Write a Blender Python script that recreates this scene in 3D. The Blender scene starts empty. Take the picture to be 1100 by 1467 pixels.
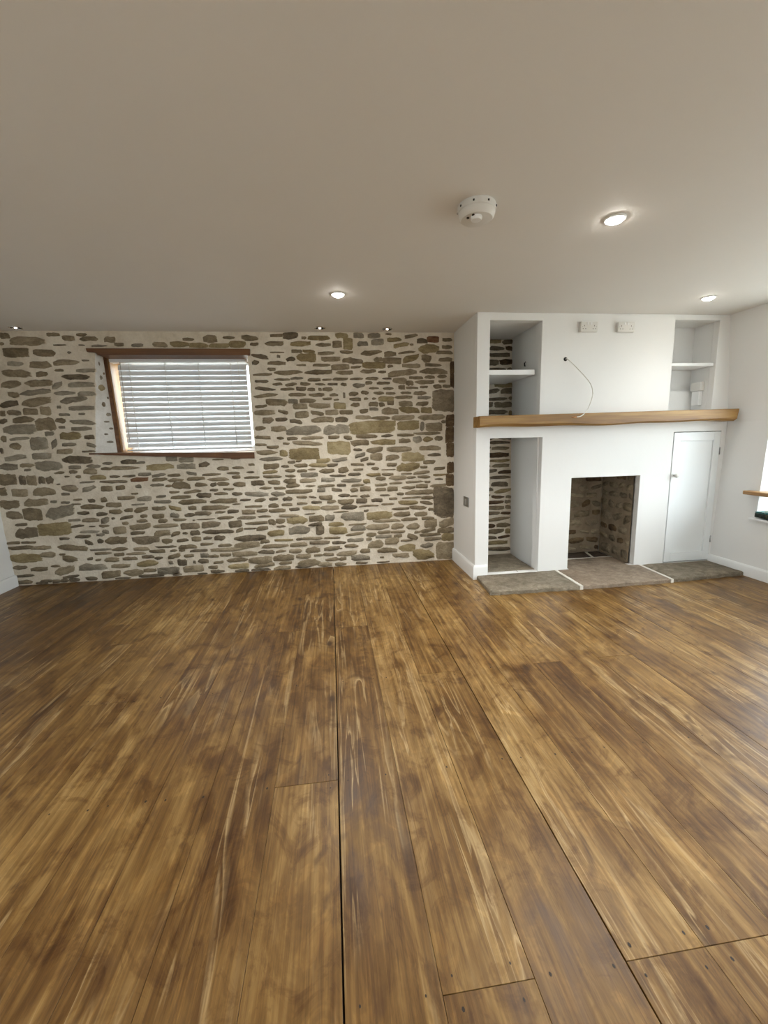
import bpy, math, random
from mathutils import Matrix, Vector, noise
random.seed(7)
SC = bpy.context.scene
COL = SC.collection

# ------------------------------------------------------------------ camera
cam_d = bpy.data.cameras.new('camera'); cam = bpy.data.objects.new('camera', cam_d); COL.objects.link(cam)
YAW, PITCH, ROLL, EYE, FPX = 0.120584, 0.167455, 0.0259604, 1.21438, 601.135
fw = Vector((math.sin(YAW)*math.cos(PITCH), math.cos(YAW)*math.cos(PITCH), -math.sin(PITCH)))
rt = Vector((math.cos(YAW), -math.sin(YAW), 0)); dn = fw.cross(rt)
c_, s_ = math.cos(ROLL), math.sin(ROLL)
r2 = rt*c_ + dn*s_; d2 = -rt*s_ + dn*c_
M3 = Matrix((r2, -d2, -fw)).transposed()
cam.matrix_world = Matrix.Translation((0, 0, EYE)) @ M3.to_4x4()
cam_d.sensor_fit = 'HORIZONTAL'; cam_d.sensor_width = 36; cam_d.lens = FPX/1100*36
cam_d.clip_start = 0.02
SC.camera = cam

# ------------------------------------------------------------------ world and daylight
W = bpy.data.worlds.new('overcast_sky'); SC.world = W; W.use_nodes = True
wn = W.node_tree.nodes; wn.clear()
bg = wn.new('ShaderNodeBackground'); wo = wn.new('ShaderNodeOutputWorld')
bg.inputs['Color'].default_value = (0.88, 0.95, 1.0, 1); bg.inputs['Strength'].default_value = 7.9
W.node_tree.links.new(bg.outputs[0], wo.inputs[0])
def portal(name, loc, rot, sx, sy):                                  # guides sampling through a modelled window opening
    l = bpy.data.lights.new(name, 'AREA'); l.shape = 'RECTANGLE'; l.size = sx; l.size_y = sy; l.cycles.is_portal = True
    o = bpy.data.objects.new(name, l); COL.objects.link(o); o.location = loc; o.rotation_euler = rot
portal('daylight_portal', (3.92, 1.92, 1.28), (0, math.pi/2, 0), 1.45, 2.25)
portal('daylight_portal', (-3.2, -.9, 1.28), (0, -math.pi/2, 0), 1.5, 2.2)
portal('daylight_portal', (3.92, -0.75, 1.3), (0, math.pi/2, 0), 1.4, 1.5)
portal('daylight_portal', (2.35, -2.70, 1.4), (math.pi/2, 0, 0), 1.15, 1.25)
portal('daylight_portal', (-1.34, 4.52, 1.59), (-math.pi/2, 0, 0), 1.3, 0.85)
vs = SC.view_settings
vs.view_transform = 'Standard'; vs.look = 'None'; vs.gamma = 1.0; vs.use_curve_mapping = False
vs.exposure = 0.64

# ------------------------------------------------------------------ materials
class NT:
    def __init__(s, name):
        s.m = bpy.data.materials.new(name); s.m.use_nodes = True; s.t = s.m.node_tree; s.n = s.t.nodes
        s.b = s.n['Principled BSDF']
    def node(s, typ, **kw):
        n = s.n.new(typ)
        for k, v in kw.items():
            if k.startswith('i_'): n.inputs[k[2:].replace('_', ' ')].default_value = v
            else: setattr(n, k, v)
        return n
    def link(s, a, b): s.t.links.new(a, b)
    def noise(s, vec, scale, detail=4, rough=.55, dist=0):
        n = s.node('ShaderNodeTexNoise'); n.inputs['Scale'].default_value = scale; n.inputs['Detail'].default_value = detail
        n.inputs['Roughness'].default_value = rough; n.inputs['Distortion'].default_value = dist
        if vec is not None: s.link(vec, n.inputs['Vector'])
        return n.outputs['Fac']
    def ramp(s, fac, stops):
        r = s.node('ShaderNodeValToRGB'); e = r.color_ramp.elements
        while len(e) > 1: e.remove(e[-1])
        e[0].position, e[0].color = stops[0][0], (*stops[0][1], 1)
        for p, c in stops[1:]:
            x = e.new(p); x.color = (*c, 1)
        s.link(fac, r.inputs[0]); return r.outputs[0]
    def mix(s, fac, a, b, typ='MIX'):
        m = s.node('ShaderNodeMix', data_type='RGBA', blend_type=typ)
        for i, v in ((0, fac), (6, a), (7, b)):
            if hasattr(v, 'is_linked') or hasattr(v, 'links'): s.link(v, m.inputs[i])
            else: m.inputs[i].default_value = v if i == 0 else (*v, 1)
        return m.outputs[2]
    def math(s, op, a, b=None):
        m = s.node('ShaderNodeMath', operation=op)
        for i, v in enumerate((a, b)):
            if v is None: continue
            if hasattr(v, 'links'): s.link(v, m.inputs[i])
            else: m.inputs[i].default_value = v
        return m.outputs[0]
    def bump(s, h, strength, dist=.01):
        b = s.node('ShaderNodeBump'); b.inputs['Strength'].default_value = strength; b.inputs['Distance'].default_value = dist
        s.link(h, b.inputs['Height']); s.link(b.outputs[0], s.b.inputs['Normal'])
    def pos(s, scale=(1, 1, 1), off=None):
        g = s.node('ShaderNodeNewGeometry'); v = g.outputs['Position']
        mp = s.node('ShaderNodeMapping'); mp.inputs['Scale'].default_value = scale
        if off is not None:
            a = s.node('ShaderNodeVectorMath', operation='ADD'); s.link(v, a.inputs[0]); s.link(off, a.inputs[1]); v = a.outputs[0]
        s.link(v, mp.inputs['Vector']); return mp.outputs[0]
    def rnd_vec(s, k=37.0):
        o = s.node('ShaderNodeObjectInfo'); c = s.node('ShaderNodeCombineXYZ')
        for i, f in enumerate((k, k*1.7, k*.6)): s.link(s.math('MULTIPLY', o.outputs['Random'], f), c.inputs[i])
        return c.outputs[0]
    def rnd(s): return s.node('ShaderNodeObjectInfo').outputs['Random']

def simple(name, col, rough=.5, metal=0, spec=None):
    t = NT(name); t.b.inputs['Base Color'].default_value = (*col, 1); t.b.inputs['Roughness'].default_value = rough
    t.b.inputs['Metallic'].default_value = metal
    return t.m

def m_plaster(name, col, bump=.12, sc=26):
    t = NT(name); p = t.pos(); n = t.noise(p, sc, 5); n2 = t.noise(p, 2.2, 3)
    c = t.mix(t.math('MULTIPLY', n2, .5), col, tuple(v*.93 for v in col)); t.link(c, t.b.inputs['Base Color'])
    t.b.inputs['Roughness'].default_value = .72
    t.bump(t.math('ADD', n, t.math('MULTIPLY', n2, 3.0)), bump, .006); return t.m

def m_floor():
    t = NT('stained_pine_boards'); rv = t.rnd_vec()
    grain = t.noise(t.pos((58, 1.3, 1), rv), 1.0, 5, .62, .35)
    fine = t.noise(t.pos((240, 5, 1), rv), 1.0, 3, .6)
    blot = t.noise(t.pos((9.5, 3.0, 1), rv), 1.0, 5, .6, 1.0)
    blot = t.math('ADD', t.math('MULTIPLY', blot, .75), t.math('MULTIPLY', t.ramp(blot, [(.40, (.28, .28, .28)), (.46, (.46, .46, .46)), (.54, (.54, .54, .54)), (.59, (.70, .70, .70))]), .25))
    patch = t.noise(t.pos((2.6, 2.2, 1), rv), 1.0, 2, .5, .3)
    wide = t.noise(t.pos((1.0, .8, 1)), 1.0, 2, .5)
    f = t.math('ADD', t.math('MULTIPLY', grain, .62), t.math('MULTIPLY', blot, .62))
    f = t.math('ADD', f, t.math('MULTIPLY', t.math('SUBTRACT', patch, .5), .28))
    f = t.math('ADD', f, t.math('MULTIPLY', t.math('SUBTRACT', t.rnd(), .5), .16))
    f = t.math('ADD', f, t.math('MULTIPLY', t.math('SUBTRACT', wide, .5), .30))
    f = t.math('SUBTRACT', f, .12)
    f = t.math('ADD', t.math('MULTIPLY', t.math('SUBTRACT', f, .5), .86), .505)
    c = t.ramp(f, [(.24, (.046, .018, .004)), (.37, (.098, .045, .010)), (.50, (.170, .089, .023)), (.62, (.262, .153, .048)), (.78, (.385, .252, .098))])
    st = t.noise(t.pos((13, .75, 1), rv), 1.0, 3, .55, .9)                  # contour bands of this field read as flame grain
    gate = t.ramp(t.noise(t.pos((3.2, 1.3, 1), rv), 1.0, 2, .5, .4), [(.46, (0, 0, 0)), (.60, (1, 1, 1))])
    hi = t.ramp(st, [(.500, (0, 0, 0)), (.520, (1, 1, 1)), (.530, (.5, .5, .5)), (.575, (0, 0, 0))])
    c = t.mix(t.math('MULTIPLY', t.math('MULTIPLY', hi, gate), .6), c, (.50, .36, .18))
    dk = t.ramp(st, [(.385, (0, 0, 0)), (.40, (1, 1, 1)), (.412, (0, 0, 0)), (.432, (0, 0, 0)), (.442, (.8, .8, .8)), (.452, (0, 0, 0))])
    c = t.mix(t.math('MULTIPLY', dk, .42), c, (.055, .022, .008))
    lo = t.ramp(t.noise(t.pos((9, 4.2, 1), rv), 1.0, 3, .5, .8), [(.25, (1, 1, 1)), (.34, (0, 0, 0))])
    c = t.mix(t.math('MULTIPLY', lo, .62), c, (.06, .026, .010))
    v = t.node('ShaderNodeTexVoronoi', feature='F1'); v.inputs['Scale'].default_value = 1.0; t.link(t.pos((5.2, 2.3, 1), rv), v.inputs['Vector'])
    sp = t.node('ShaderNodeSeparateColor'); t.link(v.outputs['Color'], sp.inputs[0])
    kn = t.ramp(v.outputs['Distance'], [(.05, (1, 1, 1)), (.09, (.4, .4, .4)), (.15, (0, 0, 0))])
    c = t.mix(t.math('MULTIPLY', t.math('MULTIPLY', kn, t.math('GREATER_THAN', sp.outputs[0], .6)), .85), c, (.035, .013, .004))
    sn = t.noise(t.pos((8, 6, 1)), 1.0, 6, .66, 1.0)               # old water and wax stains
    c = t.mix(1.0, c, t.ramp(sn, [(.33, (.58, .50, .40)), (.42, (.80, .75, .68)), (.47, (1, 1, 1)), (.55, (1, 1, 1)), (.60, (1.2, 1.2, 1.2))]), 'MULTIPLY')
    fl = t.ramp(fine, [(.3, (.82, .82, .82)), (.7, (1.12, 1.12, 1.12))])
    c = t.mix(.8, c, fl, 'MULTIPLY')
    t.link(c, t.b.inputs['Base Color'])
    r = t.ramp(blot, [(.3, (.36, .36, .36)), (.7, (.48, .48, .48))]); t.link(r, t.b.inputs['Roughness']); t.b.inputs['Specular IOR Level'].default_value = .42
    t.bump(t.math('ADD', grain, t.math('MULTIPLY', fine, .6)), .14, .002); return t.m

def m_wood(name, a, b, c, axis=0, rough=.45, sc=1.0):
    t = NT(name); s1 = [38*sc]*3; s1[axis] = 1.6*sc; s2 = [9*sc]*3; s2[axis] = 1.1*sc; rv = t.rnd_vec(11)
    g = t.noise(t.pos(s1, rv), 1, 6, .6, .3); bl = t.noise(t.pos(s2, rv), 1, 4, .55, .8)
    f = t.math('ADD', t.math('MULTIPLY', g, .5), t.math('MULTIPLY', bl, .5))
    t.link(t.ramp(f, [(.34, a), (.5, b), (.66, c)]), t.b.inputs['Base Color']); t.b.inputs['Roughness'].default_value = rough
    t.bump(g, .15, .003); return t.m

def m_stone(name, dark, mid, light):
    t = NT(name); p = t.pos((1, 1, 1.6)); n = t.noise(p, 16, 6, .65, .4); n2 = t.noise(p, 70, 4, .6); n3 = t.noise(t.pos((1, 1, 1)), 4.5, 2)
    f = t.math('ADD', t.math('MULTIPLY', n, .7), t.math('MULTIPLY', n2, .3))
    f = t.math('ADD', f, t.math('MULTIPLY', t.math('SUBTRACT', t.rnd(), .5), .22))
    f = t.math('ADD', f, t.math('MULTIPLY', t.math('SUBTRACT', n3, .5), .3))
    c = t.ramp(f, [(.30, dark), (.5, mid), (.70, light)])
    at = t.node('ShaderNodeAttribute'); at.attribute_name = 'edge'                     # mortar smeared over the rims
    e = t.math('ADD', at.outputs['Fac'], t.math('MULTIPLY', t.math('SUBTRACT', t.noise(t.pos((1, 1, 2.2)), 30, 4, .6, .3), .5), 1.5))
    e = t.math('MULTIPLY', e, t.math('GREATER_THAN', at.outputs['Fac'], .001))
    c = t.mix(t.ramp(e, [(.58, (0, 0, 0)), (.86, (1, 1, 1))]), c, (.66, .57, .44))
    t.link(c, t.b.inputs['Base Color']); t.b.inputs['Roughness'].default_value = .85
    t.bump(t.math('ADD', n, t.math('MULTIPLY', n2, .5)), .8, .012); return t.m

def m_mortar(name, a, b, bump=.8):
    t = NT(name); p = t.pos((1, 1, 1)); n = t.noise(p, 9, 5, .6, .3); n2 = t.noise(p, 60, 4, .65); n3 = t.noise(p, 2.0, 2)
    f = t.math('ADD', t.math('MULTIPLY', n, .6), t.math('MULTIPLY', n3, .4))
    c = t.ramp(f, [(.36, a), (.62, b)]); c = t.mix(.35, c, t.ramp(n2, [(.3, (.75, .74, .72)), (.6, (1, 1, 1))]), 'MULTIPLY')
    t.link(c, t.b.inputs['Base Color']); t.b.inputs['Roughness'].default_value = .9
    t.bump(t.math('ADD', n, t.math('MULTIPLY', n2, .45)), bump, .012); return t.m

def m_emit(name, col, st):
    t = NT(name); t.b.inputs['Base Color'].default_value = (.9, .9, .9, 1)
    t.b.inputs['Emission Color'].default_value = (*col, 1); t.b.inputs['Emission Strength'].default_value = st; return t.m

def m_glass():
    t = NT('window_glass'); out = t.n['Material Output']
    g = t.node('ShaderNodeBsdfGlossy'); g.inputs['Roughness'].default_value = .02
    tr = t.node('ShaderNodeBsdfTransparent'); tr.inputs['Color'].default_value = (.95, .97, .97, 1)
    mx = t.node('ShaderNodeMixShader'); mx.inputs[0].default_value = .06
    t.link(tr.outputs[0], mx.inputs[1]); t.link(g.outputs[0], mx.inputs[2]); t.link(mx.outputs[0], out.inputs['Surface'])
    return t.m

def m_cord():
    t = NT('white_ladder_cord'); out = t.n['Material Output']; tl = t.node('ShaderNodeBsdfTranslucent'); tl.inputs['Color'].default_value = (.85, .85, .83, 1)
    df = t.node('ShaderNodeBsdfDiffuse'); df.inputs['Color'].default_value = (.8, .8, .78, 1); mx = t.node('ShaderNodeMixShader'); mx.inputs[0].default_value = .65
    t.link(df.outputs[0], mx.inputs[1]); t.link(tl.outputs[0], mx.inputs[2]); t.link(mx.outputs[0], out.inputs['Surface']); return t.m

def m_slat():
    t = NT('white_faux_wood_slat'); out = t.n['Material Output']
    t.b.inputs['Base Color'].default_value = (.80, .82, .84, 1); t.b.inputs['Roughness'].default_value = .4
    return t.m

MAT = dict(
    wall=m_plaster('white_wall_plaster', (.80, .79, .77)), ceil=m_plaster('white_ceiling_plaster', (.80, .78, .75), .08, 18),
    gloss=simple('white_gloss_paint', (.82, .82, .81), .35), door=simple('white_door_paint', (.80, .82, .82), .38),
    shelf=simple('white_shelf_paint', (.82, .82, .81), .45),
    floor=m_floor(), sub=simple('dark_subfloor', (.02, .012, .006), .9),
    oak=m_wood('oak_beam', (.15, .066, .012), (.265, .135, .028), (.40, .235, .064)),
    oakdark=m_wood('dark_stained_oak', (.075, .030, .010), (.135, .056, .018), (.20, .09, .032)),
    oakz=m_wood('oak_lining', (.26, .13, .045), (.40, .22, .085), (.52, .32, .14), 2),
    oaky=m_wood('oak_board', (.24, .12, .04), (.38, .21, .08), (.50, .30, .13), 1),
    g=m_stone('grey_limestone', (.165, .140, .10), (.265, .228, .168), (.39, .345, .268)),
    b=m_stone('buff_limestone', (.145, .110, .064), (.248, .196, .122), (.38, .312, .21)),
    o=m_stone('ochre_limestone', (.18, .132, .062), (.295, .23, .118), (.42, .345, .20)),
    d=m_stone('dark_limestone', (.095, .074, .047), (.185, .145, .094), (.31, .25, .17)),
    r=m_stone('rusty_limestone', (.13, .055, .025), (.23, .12, .06), (.31, .2, .11)),
    u=m_stone('umber_rubble', (.04, .022, .010), (.105, .062, .028), (.20, .14, .07)),
    mortar=m_mortar('lime_mortar', (.64, .56, .445), (.82, .75, .635)),
    soot_shade=m_mortar('soot_shade_mortar', (.17, .125, .08), (.30, .235, .16)),  # firebox mortar darkened mostly for the shade there, partly for soot
    wash=m_mortar('limewashed_reveal', (.62, .59, .53), (.80, .78, .74), .6),
    slab=m_stone('flagstone', (.13, .105, .07), (.235, .195, .14), (.36, .31, .235)),
    slabr=m_stone('brown_flagstone', (.15, .11, .075), (.25, .19, .135), (.37, .295, .22)),
    tile=m_stone('dark_hearth_tile', (.04, .028, .02), (.075, .052, .036), (.12, .09, .06)),
    joint=m_mortar('pale_joint_mortar', (.62, .58, .50), (.78, .75, .68), .5),
    ground=m_mortar('pale_gravel', (.28, .26, .22), (.42, .39, .34)),
    plastic=simple('white_plastic', (.70, .68, .64), .35), greyplastic=simple('grey_plastic', (.42, .41, .39), .45),
    black=simple('black_rubber', (.008, .008, .008), .5), chrome=simple('polished_chrome', (.75, .75, .75), .12, 1),
    steel=simple('brushed_steel', (.42, .42, .41), .38, 1), nail=simple('dark_iron_nail', (.02, .013, .008), .6),
    cable=simple('white_cable_sheath', (.74, .72, .66), .45), copper=simple('copper_core', (.55, .25, .10), .35, 1),
    slat=m_slat(), cord=m_cord(), glass=m_glass(), lamp=m_emit('lit_lamp_lens', (1, .95, .86), 45), dimlens=simple('dark_lamp_reflector', (.05, .045, .04), .25), bulb=m_emit('small_bulb', (1, .93, .82), 4), knob=simple('pale_knob', (.74, .74, .70), .2),
)

# ------------------------------------------------------------------ mesh helpers
def mesh(name, V, F, mats, parent=None, smooth=False, fm=None, edge=None):
    me = bpy.data.meshes.new(name); me.from_pydata([tuple(v) for v in V], [], F)
    for m in (mats if isinstance(mats, (list, tuple)) else [mats]): me.materials.append(MAT[m])
    if fm: me.polygons.foreach_set('material_index', fm)
    if edge:
        at = me.attributes.new('edge', 'FLOAT', 'POINT'); at.data.foreach_set('value', edge)
    if smooth: me.polygons.foreach_set('use_smooth', [True]*len(me.polygons))
    me.update(); o = bpy.data.objects.new(name, me); COL.objects.link(o)
    if parent: o.parent = parent
    return o
class G:
    def __init__(s): s.V = []; s.F = []
    def add(s, V, F): k = len(s.V); s.V += list(V); s.F += [tuple(i+k for i in f) for f in F]; return s
    def box(s, x0, x1, y0, y1, z0, z1):
        return s.add([(x0,y0,z0),(x1,y0,z0),(x1,y1,z0),(x0,y1,z0),(x0,y0,z1),(x1,y0,z1),(x1,y1,z1),(x0,y1,z1)],
                     [(0,3,2,1),(4,5,6,7),(0,1,5,4),(1,2,6,5),(2,3,7,6),(3,0,4,7)])
    def cbox(s, x0, x1, y0, y1, z0, z1, c):                         # box with chamfered edges all round
        V = []; idx = {}
        X = (x0, x1); Y = (y0, y1); Z = (z0, z1); F = []
        for a in (0, 1):
            for b in (0, 1):
                for d in (0, 1):
                    sx, sy, sz = (1, -1)[a]*c, (1, -1)[b]*c, (1, -1)[d]*c
                    idx[a,b,d,0] = len(V); V.append((X[a], Y[b]+sy, Z[d]+sz))
                    idx[a,b,d,1] = len(V); V.append((X[a]+sx, Y[b], Z[d]+sz))
                    idx[a,b,d,2] = len(V); V.append((X[a]+sx, Y[b]+sy, Z[d]))
        q = lambda *k: F.append(tuple(idx[i] for i in k))
        q((0,0,0,0),(0,0,1,0),(0,1,1,0),(0,1,0,0)); q((1,0,0,0),(1,1,0,0),(1,1,1,0),(1,0,1,0))
        q((0,0,0,1),(1,0,0,1),(1,0,1,1),(0,0,1,1)); q((0,1,0,1),(0,1,1,1),(1,1,1,1),(1,1,0,1))
        q((0,0,0,2),(0,1,0,2),(1,1,0,2),(1,0,0,2)); q((0,0,1,2),(1,0,1,2),(1,1,1,2),(0,1,1,2))
        for a in (0, 1):
            for b in (0, 1):
                q((a,b,0,0),(a,b,0,1),(a,b,1,1),(a,b,1,0)); q((a,0,b,0),(a,0,b,2),(a,1,b,2),(a,1,b,0)); q((0,a,b,1),(0,a,b,2),(1,a,b,2),(1,a,b,1))
                for d in (0, 1): q((a,b,d,0),(a,b,d,1),(a,b,d,2))
        s.add(V, F); return s
    def prism(s, poly, axis, a, b):                                  # polygon extruded along an axis
        n = len(poly)
        def P(p, t): return {0: (t, p[0], p[1]), 1: (p[0], t, p[1]), 2: (p[0], p[1], t)}[axis]
        return s.add([P(p, a) for p in poly]+[P(p, b) for p in poly],
                     [tuple(range(n))[::-1], tuple(range(n, 2*n))]+[(i, (i+1) % n, n+(i+1) % n, n+i) for i in range(n)])
    def lathe(s, prof, c, n=32, axis=2, flip=False):
        V = []; F = []; m = len(prof)
        for i in range(n):
            a = 2*math.pi*i/n
            for r, h in prof:
                u, v = r*math.cos(a), r*math.sin(a)
                p = {2: (u, v, h), 1: (u, h, v), 0: (h, u, v)}[axis]
                V.append((c[0]+p[0], c[1]+p[1], c[2]+p[2]))
        for i in range(n):
            j = (i+1) % n
            for k in range(m-1): F.append((i*m+k, j*m+k, j*m+k+1, i*m+k+1))
        return s.add(V, F)
    def tube(s, pts, r, n=8):
        pts = [Vector(p) for p in pts]; V = []; F = []
        for i, p in enumerate(pts):
            d = (pts[min(i+1, len(pts)-1)]-pts[max(i-1, 0)]).normalized()
            u = d.cross(Vector((0, 0, 1)) if abs(d.z) < .95 else Vector((1, 0, 0))).normalized(); w = d.cross(u)
            for k in range(n):
                a = 2*math.pi*k/n; V.append(p+u*math.cos(a)*r+w*math.sin(a)*r)
        for i in range(len(pts)-1):
            for k in range(n): F.append((i*n+k, i*n+(k+1) % n, (i+1)*n+(k+1) % n, (i+1)*n+k))
        F.append(tuple(range(n))); F.append(tuple(range((len(pts)-1)*n, len(pts)*n))[::-1])
        return s.add(V, F)
    def out(s, name, mat, parent=None, smooth=False): 
        o = mesh(name, s.V, s.F, mat, parent, smooth); fix(o.data); return o
import bmesh
def fix(me):
    b = bmesh.new(); b.from_mesh(me); bmesh.ops.recalc_face_normals(b, faces=b.faces); b.to_mesh(me); b.free()
def bevel(o, w, seg=2):
    m = o.modifiers.new('edge', 'BEVEL'); m.width = w; m.segments = seg; m.limit_method = 'ANGLE'; return o
def smooth_angle(o, ang=40):
    o.data.polygons.foreach_set('use_smooth', [True]*len(o.data.polygons)); o.data.set_sharp_from_angle(angle=math.radians(ang)); return o
def thing(name, label, cat, loc=(0, 0, 0), group=None):
    o = bpy.data.objects.new(name, None); COL.objects.link(o); o.location = loc; o.empty_display_size = .05
    return tag(o, label, cat, group)
def tag(o, label=None, cat=None, group=None, kind=None):
    for k, v in (('label', label), ('category', cat), ('group', group), ('kind', kind)):
        if v: o[k] = v
    return o
def struct(o, label=None): return tag(o, label, None, None, 'structure')
def under(o, root):                                                  # parent while keeping world coordinates
    o.parent = root; o.matrix_parent_inverse = Matrix.Translation(root.location).inverted(); return o

YS, YF, H = 4.05, 3.408, 2.2        # stone wall plane, chimney front plane, ceiling height
XL, XR, YB = -2.89, 3.49, -2.6      # left wall, right wall, wall behind the camera

# ------------------------------------------------------------------ floor of wide boards
floor = struct(G().box(XL-.1, XR+.3, YB-.05, YS+.1, -.12, -.03).out('floor', 'sub'), 'floor of wide old stained pine boards')
edges = [-.03, .19, .405, .628, .834, 1.04, 1.2]
while edges[-1] < XR: edges.append(edges[-1]+random.choice((.19, .205, .215, .225)))
edges = [-.03-.225, ] + edges
while edges[0] > XL: edges.insert(0, edges[0]-random.choice((.18, .19, .205, .225)))
JO = [-1.84, -1.2, -.56, .08, .72, 1.36, 2.0, 2.64, 3.28]
fixed = {.628: [.72], .19: [.72], -.255: [1.36], -.03: [2.64], .405: [2.0]}
nails = G()
for i in range(len(edges)-1):
    x0, x1 = edges[i], min(edges[i+1], XR+.02)
    x0 = max(x0, XL-.02)
    if x1-x0 < .02: continue
    cuts = None
    for k, v in fixed.items():
        if abs(edges[i]-k) < .004: cuts = v
    if cuts is None: cuts = sorted(random.sample(JO[1:], random.choice((1, 1, 2))))
    ys = [YB]+list(cuts)+[YS+.02]
    for a, b in zip(ys[:-1], ys[1:]):
        ga, gb, c, gy = random.uniform(.0002, .0007), random.uniform(.0002, .0007), .0008, .0007
        if abs(edges[i]+.03) < .004: ga = .0045
        if abs(edges[i]-.628) < .004: ga = .0035
        zt = random.uniform(-.0005, .0005); e0, e1 = a+gy, b-gy
        X0, X1 = x0+ga, x1-gb
        V = [(X0,e0,-.03),(X1,e0,-.03),(X1,e1,-.03),(X0,e1,-.03),(X0,e0,zt-c),(X1,e0,zt-c),(X1,e1,zt-c),(X0,e1,zt-c),
             (X0+c,e0+c*.5,zt),(X1-c,e0+c*.5,zt),(X1-c,e1-c*.5,zt),(X0+c,e1-c*.5,zt)]
        F = [(0,1,5,4),(1,2,6,5),(2,3,7,6),(3,0,4,7),(4,5,9,8),(5,6,10,9),(6,7,11,10),(7,4,8,11),(8,9,10,11)]
        mesh('plank', V, F, 'floor', floor)
        for j in JO:
            if a-.01 <= j <= b+.01:
                for fx in (.16, .84):
                    for dy in ([.035] if abs(j-a) < .02 else [-.035] if abs(j-b) < .02 else [0]):
                        cx, cy = X0+(X1-X0)*fx+random.uniform(-.01, .01), j+dy+random.uniform(-.008, .008)
                        r = random.uniform(.002, .0040)
                        if random.random() < .35: continue
                        nails.add([(cx+r*math.cos(t*math.pi/3), cy+1.5*r*math.sin(t*math.pi/3), zt+.0006) for t in range(6)], [tuple(range(6))])
tag(mesh('nail_heads', nails.V, nails.F, 'nail', floor), kind='stuff')

# ------------------------------------------------------------------ stone end wall
def nz(x, z, s=1.0): return noise.noise((x*3.1, z*3.4, 5.2))*.008*s + noise.noise((x*11, z*13, 1.7))*.0045*s
RE = lambda z: -2.02-.055*((1.59-z)/.43)                              # left edge of the window opening in the wall face
WIN = (-.70, 1.15, 2.03)
def wall_grid():
    V = []; F = []; id = {}
    def vid(x, z):
        k = (round(x, 4), round(z, 4))
        if k not in id: id[k] = len(V); V.append((x, YS+nz(x, z), z))
        return id[k]
    xs = [XL-.05+.0375*i for i in range(int((WIN[0]-(XL-.05))/.0375)+1)]
    xs = sorted(set([round(v, 4) for v in xs]+[WIN[0]]+[round(WIN[0]+.0375*i, 4) for i in range(1, 69)]))
    zs = [round(-.03+.0369*i, 4) for i in range(33)]                  # 0 .. 1.15
    zs = [round(-.03+(WIN[1]+.03)*i/32, 4) for i in range(33)]+[round(WIN[1]+(WIN[2]-WIN[1])*i/24, 4) for i in range(1, 25)]+[round(WIN[2]+(H+.01-WIN[2])*i/5, 4) for i in range(1, 6)]
    for i in range(len(xs)-1):
        for j in range(len(zs)-1):
            x0, x1, z0, z1 = xs[i], xs[i+1], zs[j], zs[j+1]
            if z0 >= WIN[1]-1e-4 and z1 <= WIN[2]+1e-4 and x1 <= WIN[0]+1e-4:
                e0, e1 = RE(z0), RE(z1)
                if x0 >= max(e0, e1)-.001: continue
                if x1 > min(e0, e1):                                   # trim the cell to the leaning edge
                    F.append((vid(x0, z0), vid(e0, z0), vid(e1, z1), vid(x0, z1))) if x0 < min(e0, e1) else None
                    continue
            F.append((vid(x0, z0), vid(x1, z0), vid(x1, z1), vid(x0, z1)))
    return V, F
V, F = wall_grid()
wall_back = struct(mesh('wall_back', V, F, 'mortar', smooth=True), 'rubble stone wall pointed with pale lime mortar')
# masonry behind the face
g = G(); g.box(XL-.3, 3.6, YS+.45, YS+.5, -.03, WIN[1]); g.box(XL-.3, 3.6, YS+.45, YS+.5, WIN[2]+.02, H+.05)
g.box(XL-.3, -2.15, YS+.45, YS+.5, WIN[1], WIN[2]+.02); g.box(-.60, 3.6, YS+.45, YS+.5, WIN[1], WIN[2]+.02)
g.out('masonry_backing', 'mortar', wall_back)
def outline(w, h, code, rng):                                        # angular flake of rubble, anticlockwise
    blocky = 'k' in code; n = 6 if w*h > .012 else 4
    lean = .55 if '/' in code else -.55 if '\\' in code else rng.uniform(-.14, .14)
    ends = []
    for sgn in (-1, 1):                                               # blunt or wedge shaped ends
        r = rng.random()
        if blocky: lo, hi = rng.uniform(.26, .44), rng.uniform(.26, .44)
        elif r < .30: lo, hi = rng.uniform(.05, .16), rng.uniform(.05, .16)
        elif r < .55: lo, hi = rng.uniform(.30, .46), rng.uniform(.02, .18)
        elif r < .70: lo, hi = rng.uniform(.02, .18), rng.uniform(.30, .46)
        else: lo, hi = rng.uniform(.24, .42), rng.uniform(.24, .42)
        ends.append((lo, hi))
    (l0, l1), (r0, r1) = ends; j = .05 if blocky else .10; bow = .02 if blocky else rng.uniform(.05, .16)
    def edge(a, b, sgn):
        out = []
        for i in range(n):
            t = (i+.5+rng.uniform(-.28, .28))/n; v = a+(b-a)*t
            v = max(v, min(.52, v+(.50-v)*min(1, math.sin(math.pi*t)*(3.5 if blocky else 1.9))*rng.uniform(.9 if blocky else .75, 1.0)))
            out.append(((-.5+t)*w*1.02, sgn*h*(v+rng.uniform(-j, j*.6))))
        return out
    k = .5*w*1.04
    e = lambda: k*rng.uniform(.95, 1.03)
    pts = [(-e(), l1*h), (-e(), -l0*h)]+edge(l0, r0, -1)+[(e(), -r0*h), (e(), r1*h)]+edge(l1, r1, 1)[::-1]
    f = .88 if abs(lean) > .3 else 1
    return [(x, z*f+lean*x*(h/w)*.75) for x, z in pts]
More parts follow.
